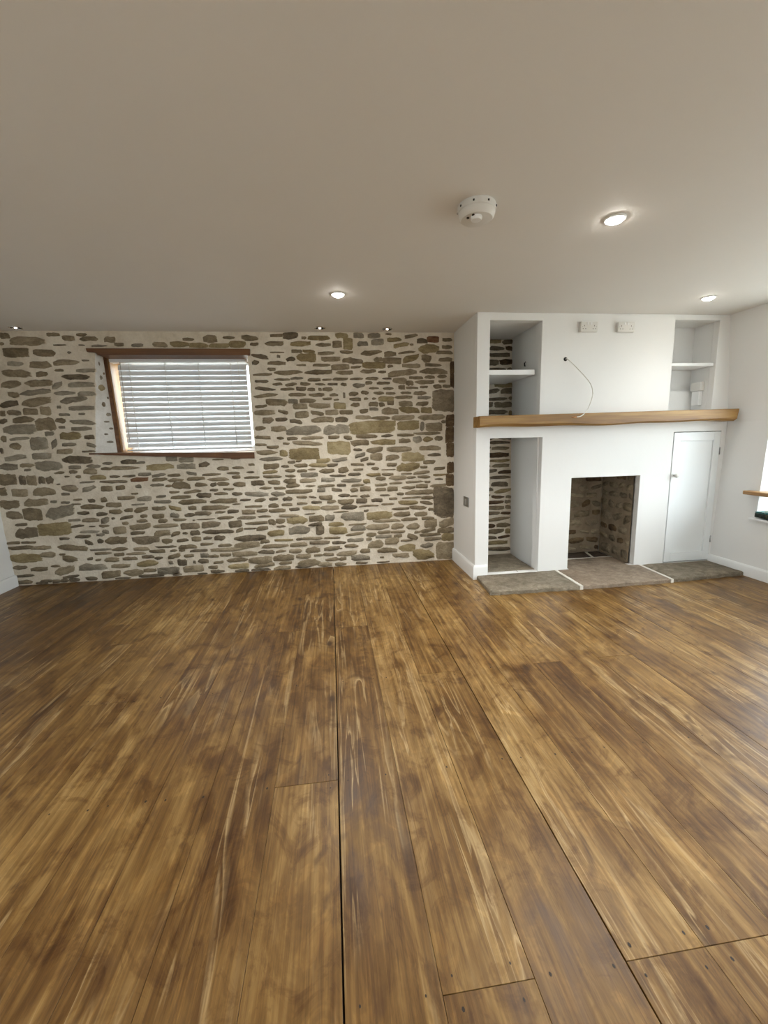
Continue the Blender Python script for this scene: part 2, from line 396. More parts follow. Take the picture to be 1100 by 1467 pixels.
def stone_geo(w, h, code, rng, cx, cz, wav=1.0):
    ring = outline(w, h, code, rng); n = len(ring); blocky = 'k' in code
    pr = rng.uniform(.005, .013)*min(1.0, .5+h/.1); inn = .86 if not blocky else .92; dz = rng.uniform(0, .06)*h
    V = [(cx+x*1.12, YS+nz(cx+x, cz+z)+.003, max(cz+z*1.17, .001)) for x, z in ring]
    V += [(cx+x*inn, YS+nz(cx+x*inn, cz+z*inn)-pr+rng.uniform(-.002, .002), cz+z*inn+dz) for x, z in ring]
    V.append((cx+rng.uniform(-.1, .1)*w, YS+nz(cx, cz)-pr-.003, cz+rng.uniform(-.05, .05)*h))
    F = []
    for i in range(n):
        j = (i+1) % n; F.append((i, j, n+j, n+i)); F.append((n+i, n+j, 2*n))
    return V, F
def rim(V): n = (len(V)-1)//2; return [1.0]*n+[.12]*n+[.005]
STONES = """222,119,41,58,dk 80,269,80,22,ok 220,316,42,40,dk -487,132,45,25,g/ -501,101,50,22,ok -496,424,51,15,b -50,223,52,21,ok -49,266,59,18,g
-531,279,49,16,g 15,232,42,25,ok 223,19,36,35,bk -557,50,50,17,o -489,287,31,24,b -497,324,43,16,b/ -548,96,36,21,d -494,215,40,17,g 12,267,45,18,g
-517,405,37,15,bk -349,73,46,16,d -446,224,47,14,d -521,371,42,13,b -533,130,29,22,bk -161,67,56,14,d -497,340,46,12,g/ 36,99,43,19,g 89,98,48,17,o
-504,254,26,21,gk 139,368,53,13,b/ -438,327,41,13,g/ -476,65,47,13,b< 158,211,42,18,o -524,151,38,14,b 177,14,41,20,o -490,355,41,12,b
-508,170,35,16,b -67,77,38,18,g 148,192,44,16,o -309,207,46,12,o 149,271,39,17,ok -446,27,46,13,g -168,53,46,14,b -495,23,32,17,b/ -567,149,31,16,b
-52,10,45,15,b -145,21,42,16,b -315,11,38,16,g -473,404,33,13,b -563,193,26,19,bk 191,411,37,16,o -400,75,36,15,b 195,286,52,12,b -482,385,32,13,b
-37,396,32,16,o -533,354,31,13,b -422,352,42,10,g 199,371,50,11,b -429,365,43,10,d -452,266,32,14,o -441,389,40,10,b -429,289,39,11,g< -94,317,36,13,b
-70,96,37,15,o -43,242,51,10,b< 82,404,38,12,b/ -17,370,48,9,b -203,140,46,10,b -173,36,45,11,b -377,12,35,14,b -70,370,48,9,b -259,141,46,10,b
-277,172,32,14,b 225,77,30,20,b/ 171,141,56,10,b 131,226,45,11,b 100,241,45,11,o -218,82,56,9,d -351,28,36,13,o 84,75,44,13,b -545,231,33,11,g/
87,382,40,11,ok -157,419,29,13,o -270,12,35,13,bk -432,139,39,10,b -563,129,26,15,d -101,24,37,13,b -522,295,32,11,b -355,98,35,12,b -416,11,31,14,bk
152,300,38,12,o -13,285,40,11,b 233,251,17,29,uk -230,97,32,14,d -541,321,28,12,d/ -204,46,58,8,b 143,29,33,16,o -219,128,47,9,b 200,267,30,16,bk
-187,12,37,12,o -12,430,38,10,o 80,41,30,17,b -559,70,43,8,b -268,95,33,12,d 156,394,29,14,o/ -254,419,31,10,o -143,150,41,10,g -558,215,27,12,g
-503,232,29,11,gk 139,286,42,10,b -17,310,38,10,b -115,48,49,9,b -112,215,40,9,g 115,299,30,13,b 7,72,32,14,ok -117,300,35,10,b -427,313,38,8,g
-548,169,24,13,bk 49,15,35,13,g 55,240,34,12,b -46,419,33,10,o -264,206,31,11,g -368,207,47,7,b -138,11,38,11,b/ -64,152,46,8,b -465,173,26,12,d
-34,98,28,14,b 22,25,38,11,b 83,226,30,12,b 113,44,27,16,b 7,393,33,10,b -114,330,41,8,b/ 226,62,34,13,b -63,433,25,12,d 103,27,38,11,b
134,354,26,13,b 121,390,32,11,bk 192,227,41,10,b -118,227,37,9,b -188,25,38,10,b -112,73,30,12,o -451,338,33,8,g -202,428,22,13,b -92,420,32,9,b
230,48,25,17,o -44,36,27,14,b 234,223,15,26,uk 40,420,16,20,ok 24,379,31,10,bk -311,98,42,8,b -509,308,22,11,bk 103,87,52,7,b -465,239,26,11,b
147,121,38,10,o 69,252,38,9,b -42,119,33,10,o -113,342,35,8,d< 234,278,16,22,uk -134,429,27,10,b -400,427,29,8,b 182,351,36,9,b -119,398,27,10,d<
-112,201,28,11,b 145,312,27,12,b -188,417,33,8,o -525,190,15,17,bk -319,84,28,11,b 192,77,24,16,bk 234,163,16,23,uk 36,169,38,9,g 156,73,25,15,b
-94,270,26,11,b -186,95,23,13,dk -222,417,29,9,o -416,337,28,8,g -33,252,40,7,b 118,211,26,13,b 139,418,28,10,o/ -8,118,35,9,b -519,55,24,11,b
-483,45,23,12,b -485,309,16,14,bk 127,171,33,10,b -50,295,23,12,bk 24,128,30,11,b -346,-1,42,7,d -347,185,29,9,r -391,94,21,13,bk -43,183,32,9,g
134,99,32,10,b -398,26,32,9,b -147,95,41,7,b -537,29,27,9,b -432,278,31,7,g -287,418,23,10,b -71,49,31,10,b 186,255,50,6,b -85,106,36,8,b
96,286,36,8,b -433,172,23,11,g/ -534,263,31,7,g/ 46,75,28,11,g 130,15,33,10,b -242,118,29,9,d -542,250,18,12,b -520,387,25,8,g -391,183,43,6,d
-396,141,25,10,b -528,68,32,8,b -238,152,25,10,d 234,187,14,22,uk 31,118,30,10,d -416,192,25,9,o -361,218,26,9,d -53,310,25,10,bk -276,56,31,9,b
108,321,28,10,o -90,387,30,8,b 23,284,23,11,d -279,150,35,7,b -535,307,21,10,d -412,375,30,7,g 86,213,22,13,b -7,37,29,10,b -26,201,33,8,o
-22,2,27,11,b -30,50,37,8,d -350,130,23,11,b/ -412,39,25,10,b 53,389,25,10,d 20,310,21,12,ok 167,243,17,16,g -14,138,24,11,b -249,183,30,8,b
186,394,18,14,b 39,63,35,8,b/ 167,110,33,9,b -210,181,36,7,b -439,115,28,8,d -263,218,25,9,gk -124,255,28,8,b 125,75,25,12,b -28,75,15,18,dk
-46,172,29,9,b -160,117,23,11,b -428,203,22,10,b -103,149,25,10,g 197,45,34,9,d 157,381,32,8,b 29,435,23,10,o -43,59,37,7,b -461,351,16,11,g/
-257,160,30,7,b/ 199,428,22,11,rk -112,286,19,12,d 94,423,22,10,gk -165,106,34,7,d -563,6,23,10,b 187,63,29,10,b/ -63,24,27,10,b 16,210,27,9,g/
31,369,30,8,b -38,320,29,8,b -373,153,29,7,b -10,189,27,9,b -80,172,22,11,b -133,37,29,9,d -107,117,31,8,b -531,336,17,11,b 155,52,21,14,b<
126,427,26,9,o 4,85,29,9,o -1,403,28,7,b 5,298,23,10,bk -342,150,23,9,g -432,428,19,9,b -367,426,18,10,b -105,1,31,8,b -57,331,30,7,b -444,93,33,6,g
-358,56,27,8,b 172,97,26,10,b -285,182,28,7,b -8,172,25,10,g 191,54,41,7,b 75,371,28,8,b -5,418,28,7,b -568,34,23,9,d -369,48,34,6,b 64,288,29,8,b
141,324,33,7,b -139,171,23,10,d -395,58,27,8,b 117,402,22,10,b -77,36,24,10,b 175,180,30,8,b/ 96,55,31,8,g -482,370,18,9,b -528,217,22,8,b
-15,209,25,9,o -302,39,22,10,b/ -331,50,27,8,b -394,128,22,9,b -291,130,20,10,o< 57,346,22,9,g 22,190,19,12,b -22,297,24,9,b< -311,143,28,7,g
185,299,20,11,ok 177,311,23,9,b -10,383,31,6,b -289,26,16,13,d -8,98,18,13,g 20,419,16,12,bk -311,69,19,11,b -62,283,21,9,d< -312,184,25,7,b
-37,87,26,9,d/ 40,51,31,8,g -496,189,12,14,d -322,116,20,10,b 184,32,25,10,g 149,405,32,6,b/ -486,11,27,7,d/ 158,434,24,8,b/ -540,191,10,16,dk
221,405,30,7,b 199,382,30,7,b -480,253,10,17,g/ -563,18,32,6,d -173,170,21,10,b -111,182,33,6,b 88,436,22,9,g -74,164,24,9,b -315,58,36,5,d
-414,113,14,13,g/ -337,194,22,8,g -319,131,23,8,b -404,171,18,10,bk -145,0,37,6,d -456,85,26,7,d -216,70,19,11,d -203,108,29,7,b 38,391,19,10,b
-22,330,27,7,b -58,201,25,8,b 178,425,19,10,d 144,253,32,6,b 67,420,19,9,g -530,432,14,10,b 142,242,22,9,b -348,14,22,8,b 208,153,31,7,b
-116,367,32,5,b -380,39,25,7,b -421,212,23,7,g -63,-1,32,7,d -109,171,21,9,b -509,191,10,15,d -257,47,32,6,d -428,59,36,5,g -251,26,19,10,d
184,119,25,9,b< 223,392,25,8,b -574,172,11,14,bk -313,192,23,7,g/ -377,117,23,8,d/ -221,190,32,5,b -202,172,22,8,b -226,1,24,8,d 60,436,18,9,g
-88,287,21,8,d -127,272,19,9,b -425,52,28,6,b 186,130,23,9,b 175,153,23,9,b 188,244,19,11,o 237,353,8,25,uk -115,191,27,7,o 237,377,8,22,uk
32,298,23,8,bk -98,59,34,6,o -241,172,22,8,b -288,221,18,9,gk -464,292,16,9,b -200,200,20,9,b -137,84,21,9,b 32,40,26,8,b 58,28,20,10,b
55,129,20,10,dk 97,64,25,8,b -455,434,20,6,b 23,358,28,6,b -87,434,22,7,b -12,161,31,6,b 149,88,31,7,b -361,87,23,7,d -88,225,14,12,o 82,358,24,7,b
181,322,25,7,g -232,209,19,9,d -137,139,20,9,b 8,48,28,7,d -67,349,21,7,b/ -102,96,17,11,b -188,119,20,8,d -65,393,16,9,d 148,151,26,7,b
116,150,20,10,b -348,41,22,7,d -421,263,16,9,d -260,82,17,10,d -25,357,23,7,b 131,110,34,6,b 173,331,23,8,b -456,251,22,6,g 79,179,27,7,o
-259,70,16,10,b -208,55,24,7,b -49,341,17,9,d -554,293,12,10,d/ -452,211,21,7,g 21,141,22,8,d 190,200,23,8,b -418,125,19,8,d -8,15,25,8,b
-451,5,20,8,d 55,217,19,9,g/ -118,95,14,12,b 63,152,19,10,b -318,174,23,6,g -572,80,21,6,b 209,245,16,11,b -82,358,27,5,b -481,-1,17,9,d
-447,73,13,11,d< 161,162,35,5,b -74,341,24,6,b 226,414,19,8,b -113,127,19,9,b -449,128,19,7,d -86,139,18,9,d 72,61,20,9,b -295,82,16,10,b/
200,214,25,7,d -396,-1,28,5,d 8,152,19,9,d< 166,359,25,6,b -247,37,16,10,g -150,127,30,5,b -56,360,22,6,g 83,312,17,9,b 95,392,17,9,b -528,6,20,7,d
-559,263,9,12,b -119,355,23,6,d -463,105,22,6,d/ 36,405,23,6,b -53,407,18,7,b -1,340,18,8,b 153,350,15,10,b -287,191,22,6,b -293,117,15,9,g
-84,300,17,8,b< -381,172,15,8,bk -207,154,25,6,b 85,129,21,8,d -15,25,21,8,b -554,112,19,6,d -181,-1,25,6,d 9,4,22,8,b -266,116,19,7,d -170,430,20,6,b
-98,13,24,7,b 49,200,24,6,b 179,171,25,6,b -135,118,20,7,b -126,161,22,6,b 154,131,37,4,b -353,418,15,7,b 103,350,24,6,b -182,191,23,6,b -5,58,31,5,b
211,187,22,7,b -284,69,20,7,d -32,407,21,6,o 47,331,17,8,b -173,201,20,6,b -209,36,20,7,b -485,270,14,8,g 125,63,27,6,b 116,197,19,8,b 93,171,19,8,b
-315,107,16,8,b -22,153,15,9,g 49,160,24,6,b -65,319,16,8,gk 226,427,19,7,b 65,299,15,9,b -285,108,22,6,b 207,343,16,9,b -78,192,18,7,b
-238,427,19,6,b -324,417,18,6,g 187,88,24,7,b -41,350,18,7,b -400,207,18,6,b -70,252,19,7,b 43,181,24,6,d 11,180,29,5,d -241,59,23,6,b 53,358,24,5,b
-420,249,14,8,g< -149,182,27,5,b 62,138,19,7,d -123,311,21,6,b -384,416,24,4,g -364,192,21,5,d -261,129,14,9,b -134,58,17,8,b -107,237,21,6,b
7,252,20,7,b 41,151,15,9,b 2,200,19,7,d 93,150,20,7,b 49,321,21,6,b -256,193,17,7,g< -276,38,17,7,b -411,434,16,6,b -547,79,23,5,b -232,35,21,6,b
192,360,19,7,b 45,83,34,4,b -75,118,19,7,d 216,361,18,7,b 107,179,22,6,b -99,160,21,6,b -427,75,11,10,d 177,269,8,17,g 158,341,23,5,b -234,13,17,7,b
-112,140,17,7,d -178,152,18,7,d -536,-1,20,5,d -456,302,17,5,g 49,311,16,8,b -88,128,19,6,b -59,141,19,7,b -398,48,17,7,b 63,209,15,8,d/
-56,191,19,6,b -78,182,19,6,b -3,130,17,7,b 108,253,22,6,d 94,159,23,6,b 51,4,23,6,d -456,203,14,7,d -238,71,16,7,d 33,251,15,8,b -498,-2,14,8,d
-411,151,10,10,b -105,37,19,6,b 212,174,27,5,o -372,130,15,7,b -127,388,12,8,d 112,340,19,6,b -432,150,12,8,d -347,118,12,8,b -91,350,17,6,b
123,161,25,5,b -238,107,32,3,b -179,83,13,9,b/ 138,342,12,9,b -128,242,20,5,b 68,333,14,8,b 94,332,19,6,b -417,103,17,6,b -351,109,18,6,b
-553,306,8,10,b -466,116,20,5,g -511,0,13,8,d -479,202,16,5,b -132,107,24,5,b 106,120,25,5,b 14,109,29,4,b 13,15,15,8,b -355,140,23,4,g 51,228,17,6,d
146,332,20,5,b 53,379,19,5,b -223,22,18,6,b -211,119,19,5,b -193,162,19,5,b -32,130,19,6,d -59,129,19,6,b 116,314,12,9,bk -416,92,11,9,g 66,167,13,9,o
-435,184,24,4,g -425,238,21,4,d -397,216,16,5,g -487,83,16,6,d -127,419,14,6,b -330,37,15,6,d -388,192,17,5,d 84,303,16,6,g -14,349,18,5,b
9,349,18,5,d -164,140,19,5,d 60,119,21,5,b/ -455,376,14,5,b -159,85,23,4,d -219,171,11,8,d 117,331,18,5,b 76,119,24,4,b -177,184,15,6,b
-100,376,14,6,b 143,45,23,5,b -474,164,13,6,g 17,161,17,6,d 10,330,15,6,b 99,311,11,8,b 125,55,16,7,b -3,323,17,5,b -289,160,18,5,b -447,417,20,3,b
94,3,25,4,d -31,340,13,6,b 76,351,13,7,b 50,190,18,5,b -101,86,17,5,d -425,87,14,6,g -350,173,10,7,g -42,162,19,5,b 75,200,16,6,b -34,25,16,6,b
-255,0,19,4,d -476,149,14,5,g -75,208,14,6,d 225,343,16,6,b -300,-1,16,5,d -509,33,15,5,b -313,153,16,5,g 179,190,14,6,b -88,405,25,3,b 85,341,18,5,b
101,138,20,4,d -219,161,14,5,d 83,191,15,6,b 154,171,18,5,b 109,188,27,3,b -92,253,13,6,b 29,348,11,6,b 145,179,21,4,b -46,108,19,4,b 101,370,15,5,b
-529,209,11,5,g -565,243,6,10,d -176,218,17,4,b 110,358,17,4,d -47,383,17,4,b -2,357,17,4,b -341,216,14,5,g -207,217,20,3,b -449,194,9,6,b
117,380,11,6,b 131,140,14,6,b -69,59,13,6,d -39,140,14,5,d< -151,192,14,5,d -380,106,11,6,b -495,151,11,5,g -87,201,14,5,d 216,352,14,5,b
-302,50,13,5,b 181,342,15,5,b 193,106,12,7,b 117,131,16,5,b -39,430,9,6,b 165,61,13,6,b -495,54,11,5,b -455,153,15,4,b -449,43,10,6,d -536,419,7,6,b
-38,193,15,4,b -464,281,11,5,g -61,210,11,5,b 67,52,11,7,b 209,166,16,5,d -428,303,11,4,g -181,133,15,4,b -82,243,12,5,b -287,49,11,5,b -309,27,8,7,g
-298,172,11,5,b -358,160,12,4,b -458,145,14,3,b 115,437,12,4,b -410,392,12,3,g 186,161,12,5,b -148,206,11,5,b 40,139,14,4,b -435,40,10,5,b
-278,82,10,5,b 29,329,4,10,gk -413,417,10,3,g 70,322,8,5,b 85,322,8,5,b 219,277,9,6,b -86,398,6,6,g -438,103,11,3,d 14,321,10,4,b -467,195,8,4,d
-463,315,6,5,g -400,116,7,5,d 63,109,9,5,d -15,340,6,6,b -267,25,5,6,d -434,405,6,4,g 158,419,7,4,b 92,13,8,4,b -483,182,6,3,d -260,106,5,3,d
11,36,5,3,d"""
rng = random.Random(3)
rest = G(); rest_m = []; rest_e = []; KINDS = 'gbodru'
for i, s in enumerate(STONES.split()):
    a = s.split(','); cx, cz, w, h = [int(v)/200 for v in a[:4]]; code = a[4].replace('<', '\\')
    if cz-h/2 < .0: cz = h/2
    if cx+w/2 > 1.2: cx = 1.2-w/2
    if cz+h/2 > 2.195: cz = 2.195-h/2
    V, F = stone_geo(w, h, code, rng, cx, cz)
    if i < 300: mesh('stone', V, F, code[0], wall_back, smooth=True, edge=rim(V))
    else: rest.add(V, F); rest_e += rim(V); rest_m += [KINDS.index(code[0])]*len(F)
# courses running on into the corner by the plain wall
z = .72
while z < 2.12:
    h = rng.uniform(.05, .09); x = XL-.03
    while x < -2.70-(2.2-z)*.155:
        w = rng.uniform(.10, .20)
        if x+w > -2.72-(2.2-z)*.155: break
        V, F = stone_geo(w, h, rng.choice(['b', 'bk', 'd', 'g', 'b']), rng, x+w/2, z+h/2)
        rest.add(V, F); rest_e += rim(V); rest_m += [KINDS.index(rng.choice('bbdg'))]*len(F); x += w+.02
    z += h+.03
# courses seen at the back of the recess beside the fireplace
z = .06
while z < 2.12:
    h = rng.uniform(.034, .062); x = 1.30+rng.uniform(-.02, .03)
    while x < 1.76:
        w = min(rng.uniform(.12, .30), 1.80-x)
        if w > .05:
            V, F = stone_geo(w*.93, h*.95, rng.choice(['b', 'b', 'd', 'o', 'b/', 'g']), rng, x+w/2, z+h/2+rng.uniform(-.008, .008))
            rest.add(V, F); rest_e += rim(V); rest_m += [KINDS.index(rng.choice('bddou'))]*len(F)  # more dark kinds: shade of the recess put into the stone colours
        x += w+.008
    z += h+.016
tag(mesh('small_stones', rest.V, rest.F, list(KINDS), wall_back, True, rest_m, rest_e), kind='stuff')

# ------------------------------------------------------------------ window in the stone wall
win1 = struct(thing('window_1', None, None, (-1.35, 4.3, 1.15)), 'oak lined window set deep in the stone wall')
YL0, YL1 = 4.205, 4.46
# limewashed reveals (left leans, right, and behind the timber)
V = []; F = []; NZ, NY = 18, 8
for j in range(NZ+1):
    z = WIN[1]-.01+(WIN[2]+.02-WIN[1])*j/NZ
    for i in range(NY+1):
        t = i/NY; xa = RE(z); xb = -1.975+.028*(2.0-z)/.85
        V.append((xa+(xb-xa)*t+noise.noise((z*9, t*4, 2))*.006*math.sin(math.pi*t), YS+nz(xa, z)*(1-t)+(YL0-YS)*t, z))
for j in range(NZ):
    for i in range(NY): k = j*(NY+1)+i; F.append((k, k+1, k+NY+2, k+NY+1))
rev = under(mesh('window_reveal', V, F, 'wash', smooth=True), win1)
rng2 = random.Random(5)
for (z, t, w, h, k) in ((1.945, .35, .03, .05, 'g'), (1.83, .45, .05, .05, 'g'), (1.745, .45, .11, .07, 'o'), (1.60, .5, .05, .06, 'd'), (1.515, .72, .07, .045, 'g'), (1.87, .75, .03, .03, 'b'), (1.45, .6, .07, .025, 'g'), (1.39, .78, .06, .025, 'g'), (1.34, .5, .05, .02, 'g'), (1.27, .66, .08, .025, 'g'), (1.66, .82, .03, .03, 'g')):
    xa = RE(z); xb = -1.975+.028*(2.0-z)/.85; d = Vector((xb-xa, YL0-YS, 0)); c = Vector((xa, YS, z))+d*t; d.normalize(); nrm = Vector((d.y, -d.x, 0))
    VV = []; n = 10
    for rr, off in ((1, -.006), (.6, .005)):
        for i in range(n):
            a = 2*math.pi*i/n; q = 1+rng2.uniform(-.15, .15)
            VV.append(c+d*math.cos(a)*w*.5*rr*q+Vector((0, 0, 1))*math.sin(a)*h*.5*rr*q+nrm*off)
    under(mesh('stone', VV, [(i, (i+1) % n, n+(i+1) % n, n+i) for i in range(n)]+[tuple(range(n, 2*n))], k, smooth=True), win1)
V = []; F = []
for j in range(NZ+1):
    z = WIN[1]-.01+(WIN[2]+.02-WIN[1])*j/NZ
    for i in range(5):
        t = i/4; V.append((WIN[0]+.10*t+noise.noise((z*9, t*4, 7))*.005*math.sin(math.pi*t), YS+nz(WIN[0], z)*(1-t)+.45*t, z))
for j in range(NZ):
    for i in range(4): k = j*5+i; F.append((k, k+5, k+6, k+1))
under(mesh('window_reveal', V, F, 'wash', smooth=True), win1)
# oak lining boards
lin = G()
lin.add([(-2.03, YL0, 2.035), (-1.935, YL0, 2.035), (-1.935, YL1, 2.035), (-2.03, YL1, 2.035),
         (-2.01, YL0, 1.16), (-1.911, YL0, 1.16), (-1.911, YL1, 1.16), (-2.01, YL1, 1.16)],
        [(0, 1, 2, 3), (4, 7, 6, 5), (0, 4, 5, 1), (1, 5, 6, 2), (2, 6, 7, 3), (3, 7, 4, 0)])
under(lin.out('lining_board', 'oakz'), win1)
under(G().box(-.675, -.64, YL0, YL1, 1.15, 2.035).out('lining_board', 'oakz'), win1)
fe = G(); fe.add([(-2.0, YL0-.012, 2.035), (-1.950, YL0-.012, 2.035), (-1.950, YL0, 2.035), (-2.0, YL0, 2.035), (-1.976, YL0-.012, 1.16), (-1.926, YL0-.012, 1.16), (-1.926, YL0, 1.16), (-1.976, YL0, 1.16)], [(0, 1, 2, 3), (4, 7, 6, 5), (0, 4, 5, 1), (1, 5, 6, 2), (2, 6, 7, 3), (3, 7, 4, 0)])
under(fe.out('frame_edge_shade', 'oakdark'), win1)  # shade on the lining's front edge, put in as a dark strip
# outer sash: frame, mullion and panes
for x0, x1, z0, z1 in ((-1.95, -1.885, 1.15, 2.04), (-.735, -.67, 1.15, 2.04), (-1.885, -.735, 1.15, 1.215), (-1.885, -.735, 1.975, 2.04), (-1.335, -1.285, 1.215, 1.975)):
    under(G().cbox(x0, x1, 4.40, 4.455, z0, z1, .006).out('sash_bar', 'gloss'), win1)
for x0, x1 in ((-1.885, -1.335), (-1.285, -.735)): under(G().box(x0, x1, 4.424, 4.430, 1.215, 1.975).out('pane', 'glass'), win1)
# lintel with a notched end, sloping sill
lt = G().prism([(-2.025, 2.056), (-2.02, 2.027), (-1.955, 2.022), (-1.935, 2.0), (-.677, 1.997), (-.672, 2.052)], 1, 4.022, 4.46).out('timber_lintel', 'oakdark'); bevel(lt, .004); under(lt, win1)
g = G(); n = 20; rr = random.Random(2); V = []
for i in range(n+1):
    t = i/n; x = -2.115+1.41*t; zt = 1.176-.035*t; th = .012+.042*min(1, t*1.15)+rr.uniform(-.003, .003); yf = 4.02-.012*math.sin(t*5)+rr.uniform(-.003, .003)
    V += [(x, yf, zt), (x, yf+.004, zt-th), (x, 4.46, zt-th), (x, 4.46, zt)]
F = [(0, 1, 2, 3), tuple(4*n+k for k in (3, 2, 1, 0))]
for i in range(n):
    for k in range(4): F.append((4*i+k, 4*i+(k+1) % 4, 4*i+4+(k+1) % 4, 4*i+4+k))
g.add(V, F); under(g.out('timber_sill', 'oakdark'), win1)

# ------------------------------------------------------------------ venetian blind
bl = thing('venetian_blind', 'white venetian blind half closed in the stone wall window', 'blind', (-1.35, 4.25, 1.18))
BX0, BX1, BY = -1.896, -.758, 4.275
under(bevel(G().box(-1.934, -.752, 4.198, 4.285, 1.974, 2.028).out('headrail', 'slat'), .003), bl)
NS = 16; PITCH_S = .0467; Z0 = 1.938; TILT = math.radians(74); SW = .05
for i in range(NS):
    zc = Z0-i*PITCH_S; V = []; m = 6
    for side, th in ((0, .0014), (1, -.0014)):
        for k in range(m+1):
            u = -1+2*k/m; cr = .0028*(1-u*u)
            dy, dz = u*SW/2, cr+th
            y = dy*math.cos(TILT)-dz*math.sin(TILT); z = dy*math.sin(TILT)+dz*math.cos(TILT)
            for x in (BX0, BX1): V.append((x, BY+y, zc+z))
    q = 2*(m+1); F = []
    for k in range(m):
        F.append((2*k, 2*k+1, 2*k+3, 2*k+2)); F.append((q+2*k, q+2*k+2, q+2*k+3, q+2*k+1))
    F += [(0, q, q+1, 1), (2*m, 2*m+1, q+2*m+1, q+2*m)]
    F += [tuple(2*k for k in range(m+1))[::-1]+tuple(q+2*k for k in range(m+1)), tuple(2*k+1 for k in range(m+1))+tuple(q+2*k+1 for k in range(m+1))[::-1]]
    o = mesh('slat', V, F, 'slat'); fix(o.data); under(o, bl)
under(bevel(G().box(BX0, BX1, 4.25, 4.30, 1.180, 1.196).out('bottom_rail', 'slat'), .003), bl)
for x in (-1.795, -1.485, -1.19, -.90):
    g = G()
    for dy in (-.015, .015): g.tube([(x, BY+dy, 1.19), (x, BY+dy, 1.98)], .0034, 6)
    for i in range(NS): zc = Z0-i*PITCH_S; g.tube([(x, BY-.017, zc-.026), (x, BY+.017, zc+.022)], .0016, 5)
    under(g.out('ladder_cord', 'cord', smooth=True), bl)
under(G().tube([(-1.845, 4.205, 1.98), (-1.842, 4.200, 1.262)], .0032, 8).out('tilt_wand', 'greyplastic', smooth=True), bl)
under(G().tube([(-.82, 4.207, 1.98), (-.818, 4.205, 1.83), (-.822, 4.205, 1.80)], .002, 6).out('pull_cord', 'cable', smooth=True), bl)

# ------------------------------------------------------------------ ground outside
struct(mesh('ground', [(-60, -60, -.35), (60, -60, -.35), (60, 60, -.35), (-60, 60, -.35)], [(0, 1, 2, 3)], 'ground'), 'unseen pale gravel ground added outside the windows')  # unseen ground, added to cut the sky light from below

# ------------------------------------------------------------------ plain room walls and ceiling
def rx(z):                                                           # the old right wall bellies slightly
    return 3.478+(.040*z/1.3 if z < 1.3 else .040-.085*(z-1.3)/.9)
struct(mesh('ceiling', [(XL-.1, YB-.1, H), (XR+.1, YB-.1, H), (XR+.1, YS+.1, H), (XL-.1, YS+.1, H), (XL-.1, YB-.1, H+.08), (XR+.1, YB-.1, H+.08), (XR+.1, YS+.1, H+.08), (XL-.1, YS+.1, H+.08)],
            [(0, 1, 2, 3), (7, 6, 5, 4), (0, 4, 5, 1), (1, 5, 6, 2), (2, 6, 7, 3), (3, 7, 4, 0)], 'ceil'), 'smooth white plaster ceiling')
def left_wall():
    g = G(); T = XL-.2; lx = lambda z: XL-.045*z/.9 if z < .9 else XL-.045-.005*(z-.9)/1.3
    def strip(y0, y1, z0, z1):
        zs = [z0]+[z for z in (.9,) if z0 < z < z1]+[z1]
        for a, b in zip(zs[:-1], zs[1:]):
            g.add([(lx(a), y0, a), (lx(a), y1, a), (T, y1, a), (T, y0, a), (lx(b), y0, b), (lx(b), y1, b), (T, y1, b), (T, y0, b)],
                  [(0, 3, 2, 1), (4, 5, 6, 7), (0, 1, 5, 4), (1, 2, 6, 5), (2, 3, 7, 6), (3, 0, 4, 7)])
    strip(YB, -2.0, -.03, H); strip(-2.0, .2, -.03, .5); strip(-2.0, .2, 2.05, H); strip(.2, YS+.03, -.03, H)
    return g.out('wall_left', 'wall')
struct(left_wall(), 'white plastered wall meeting the stone wall')
# right wall with the window seat opening and an added unseen one
def right_wall():
    g = G(); T = 3.86
    def strip(y0, y1, z0, z1):
        zs = [z0]+[z for z in (1.3,) if z0 < z < z1]+[z1]
        for a, b in zip(zs[:-1], zs[1:]):
            g.add([(rx(a), y0, a), (rx(a), y1, a), (T, y1, a), (T, y0, a), (rx(b), y0, b), (rx(b), y1, b), (T, y1, b), (T, y0, b)],
                  [(0, 3, 2, 1), (4, 5, 6, 7), (0, 1, 5, 4), (1, 2, 6, 5), (2, 3, 7, 6), (3, 0, 4, 7)])
    strip(YB, -1.5, -.03, H); strip(-1.5, 0, -.03, .6); strip(-1.5, 0, 2.0, H); strip(0, .8, -.03, H)
    strip(.8, 3.035, -.03, .485); strip(.8, 3.035, 2.05, H); strip(3.035, YS+.03, -.03, H)
    return g.out('wall_right', 'wall')
struct(right_wall(), 'white plastered wall with deep window seat recess')
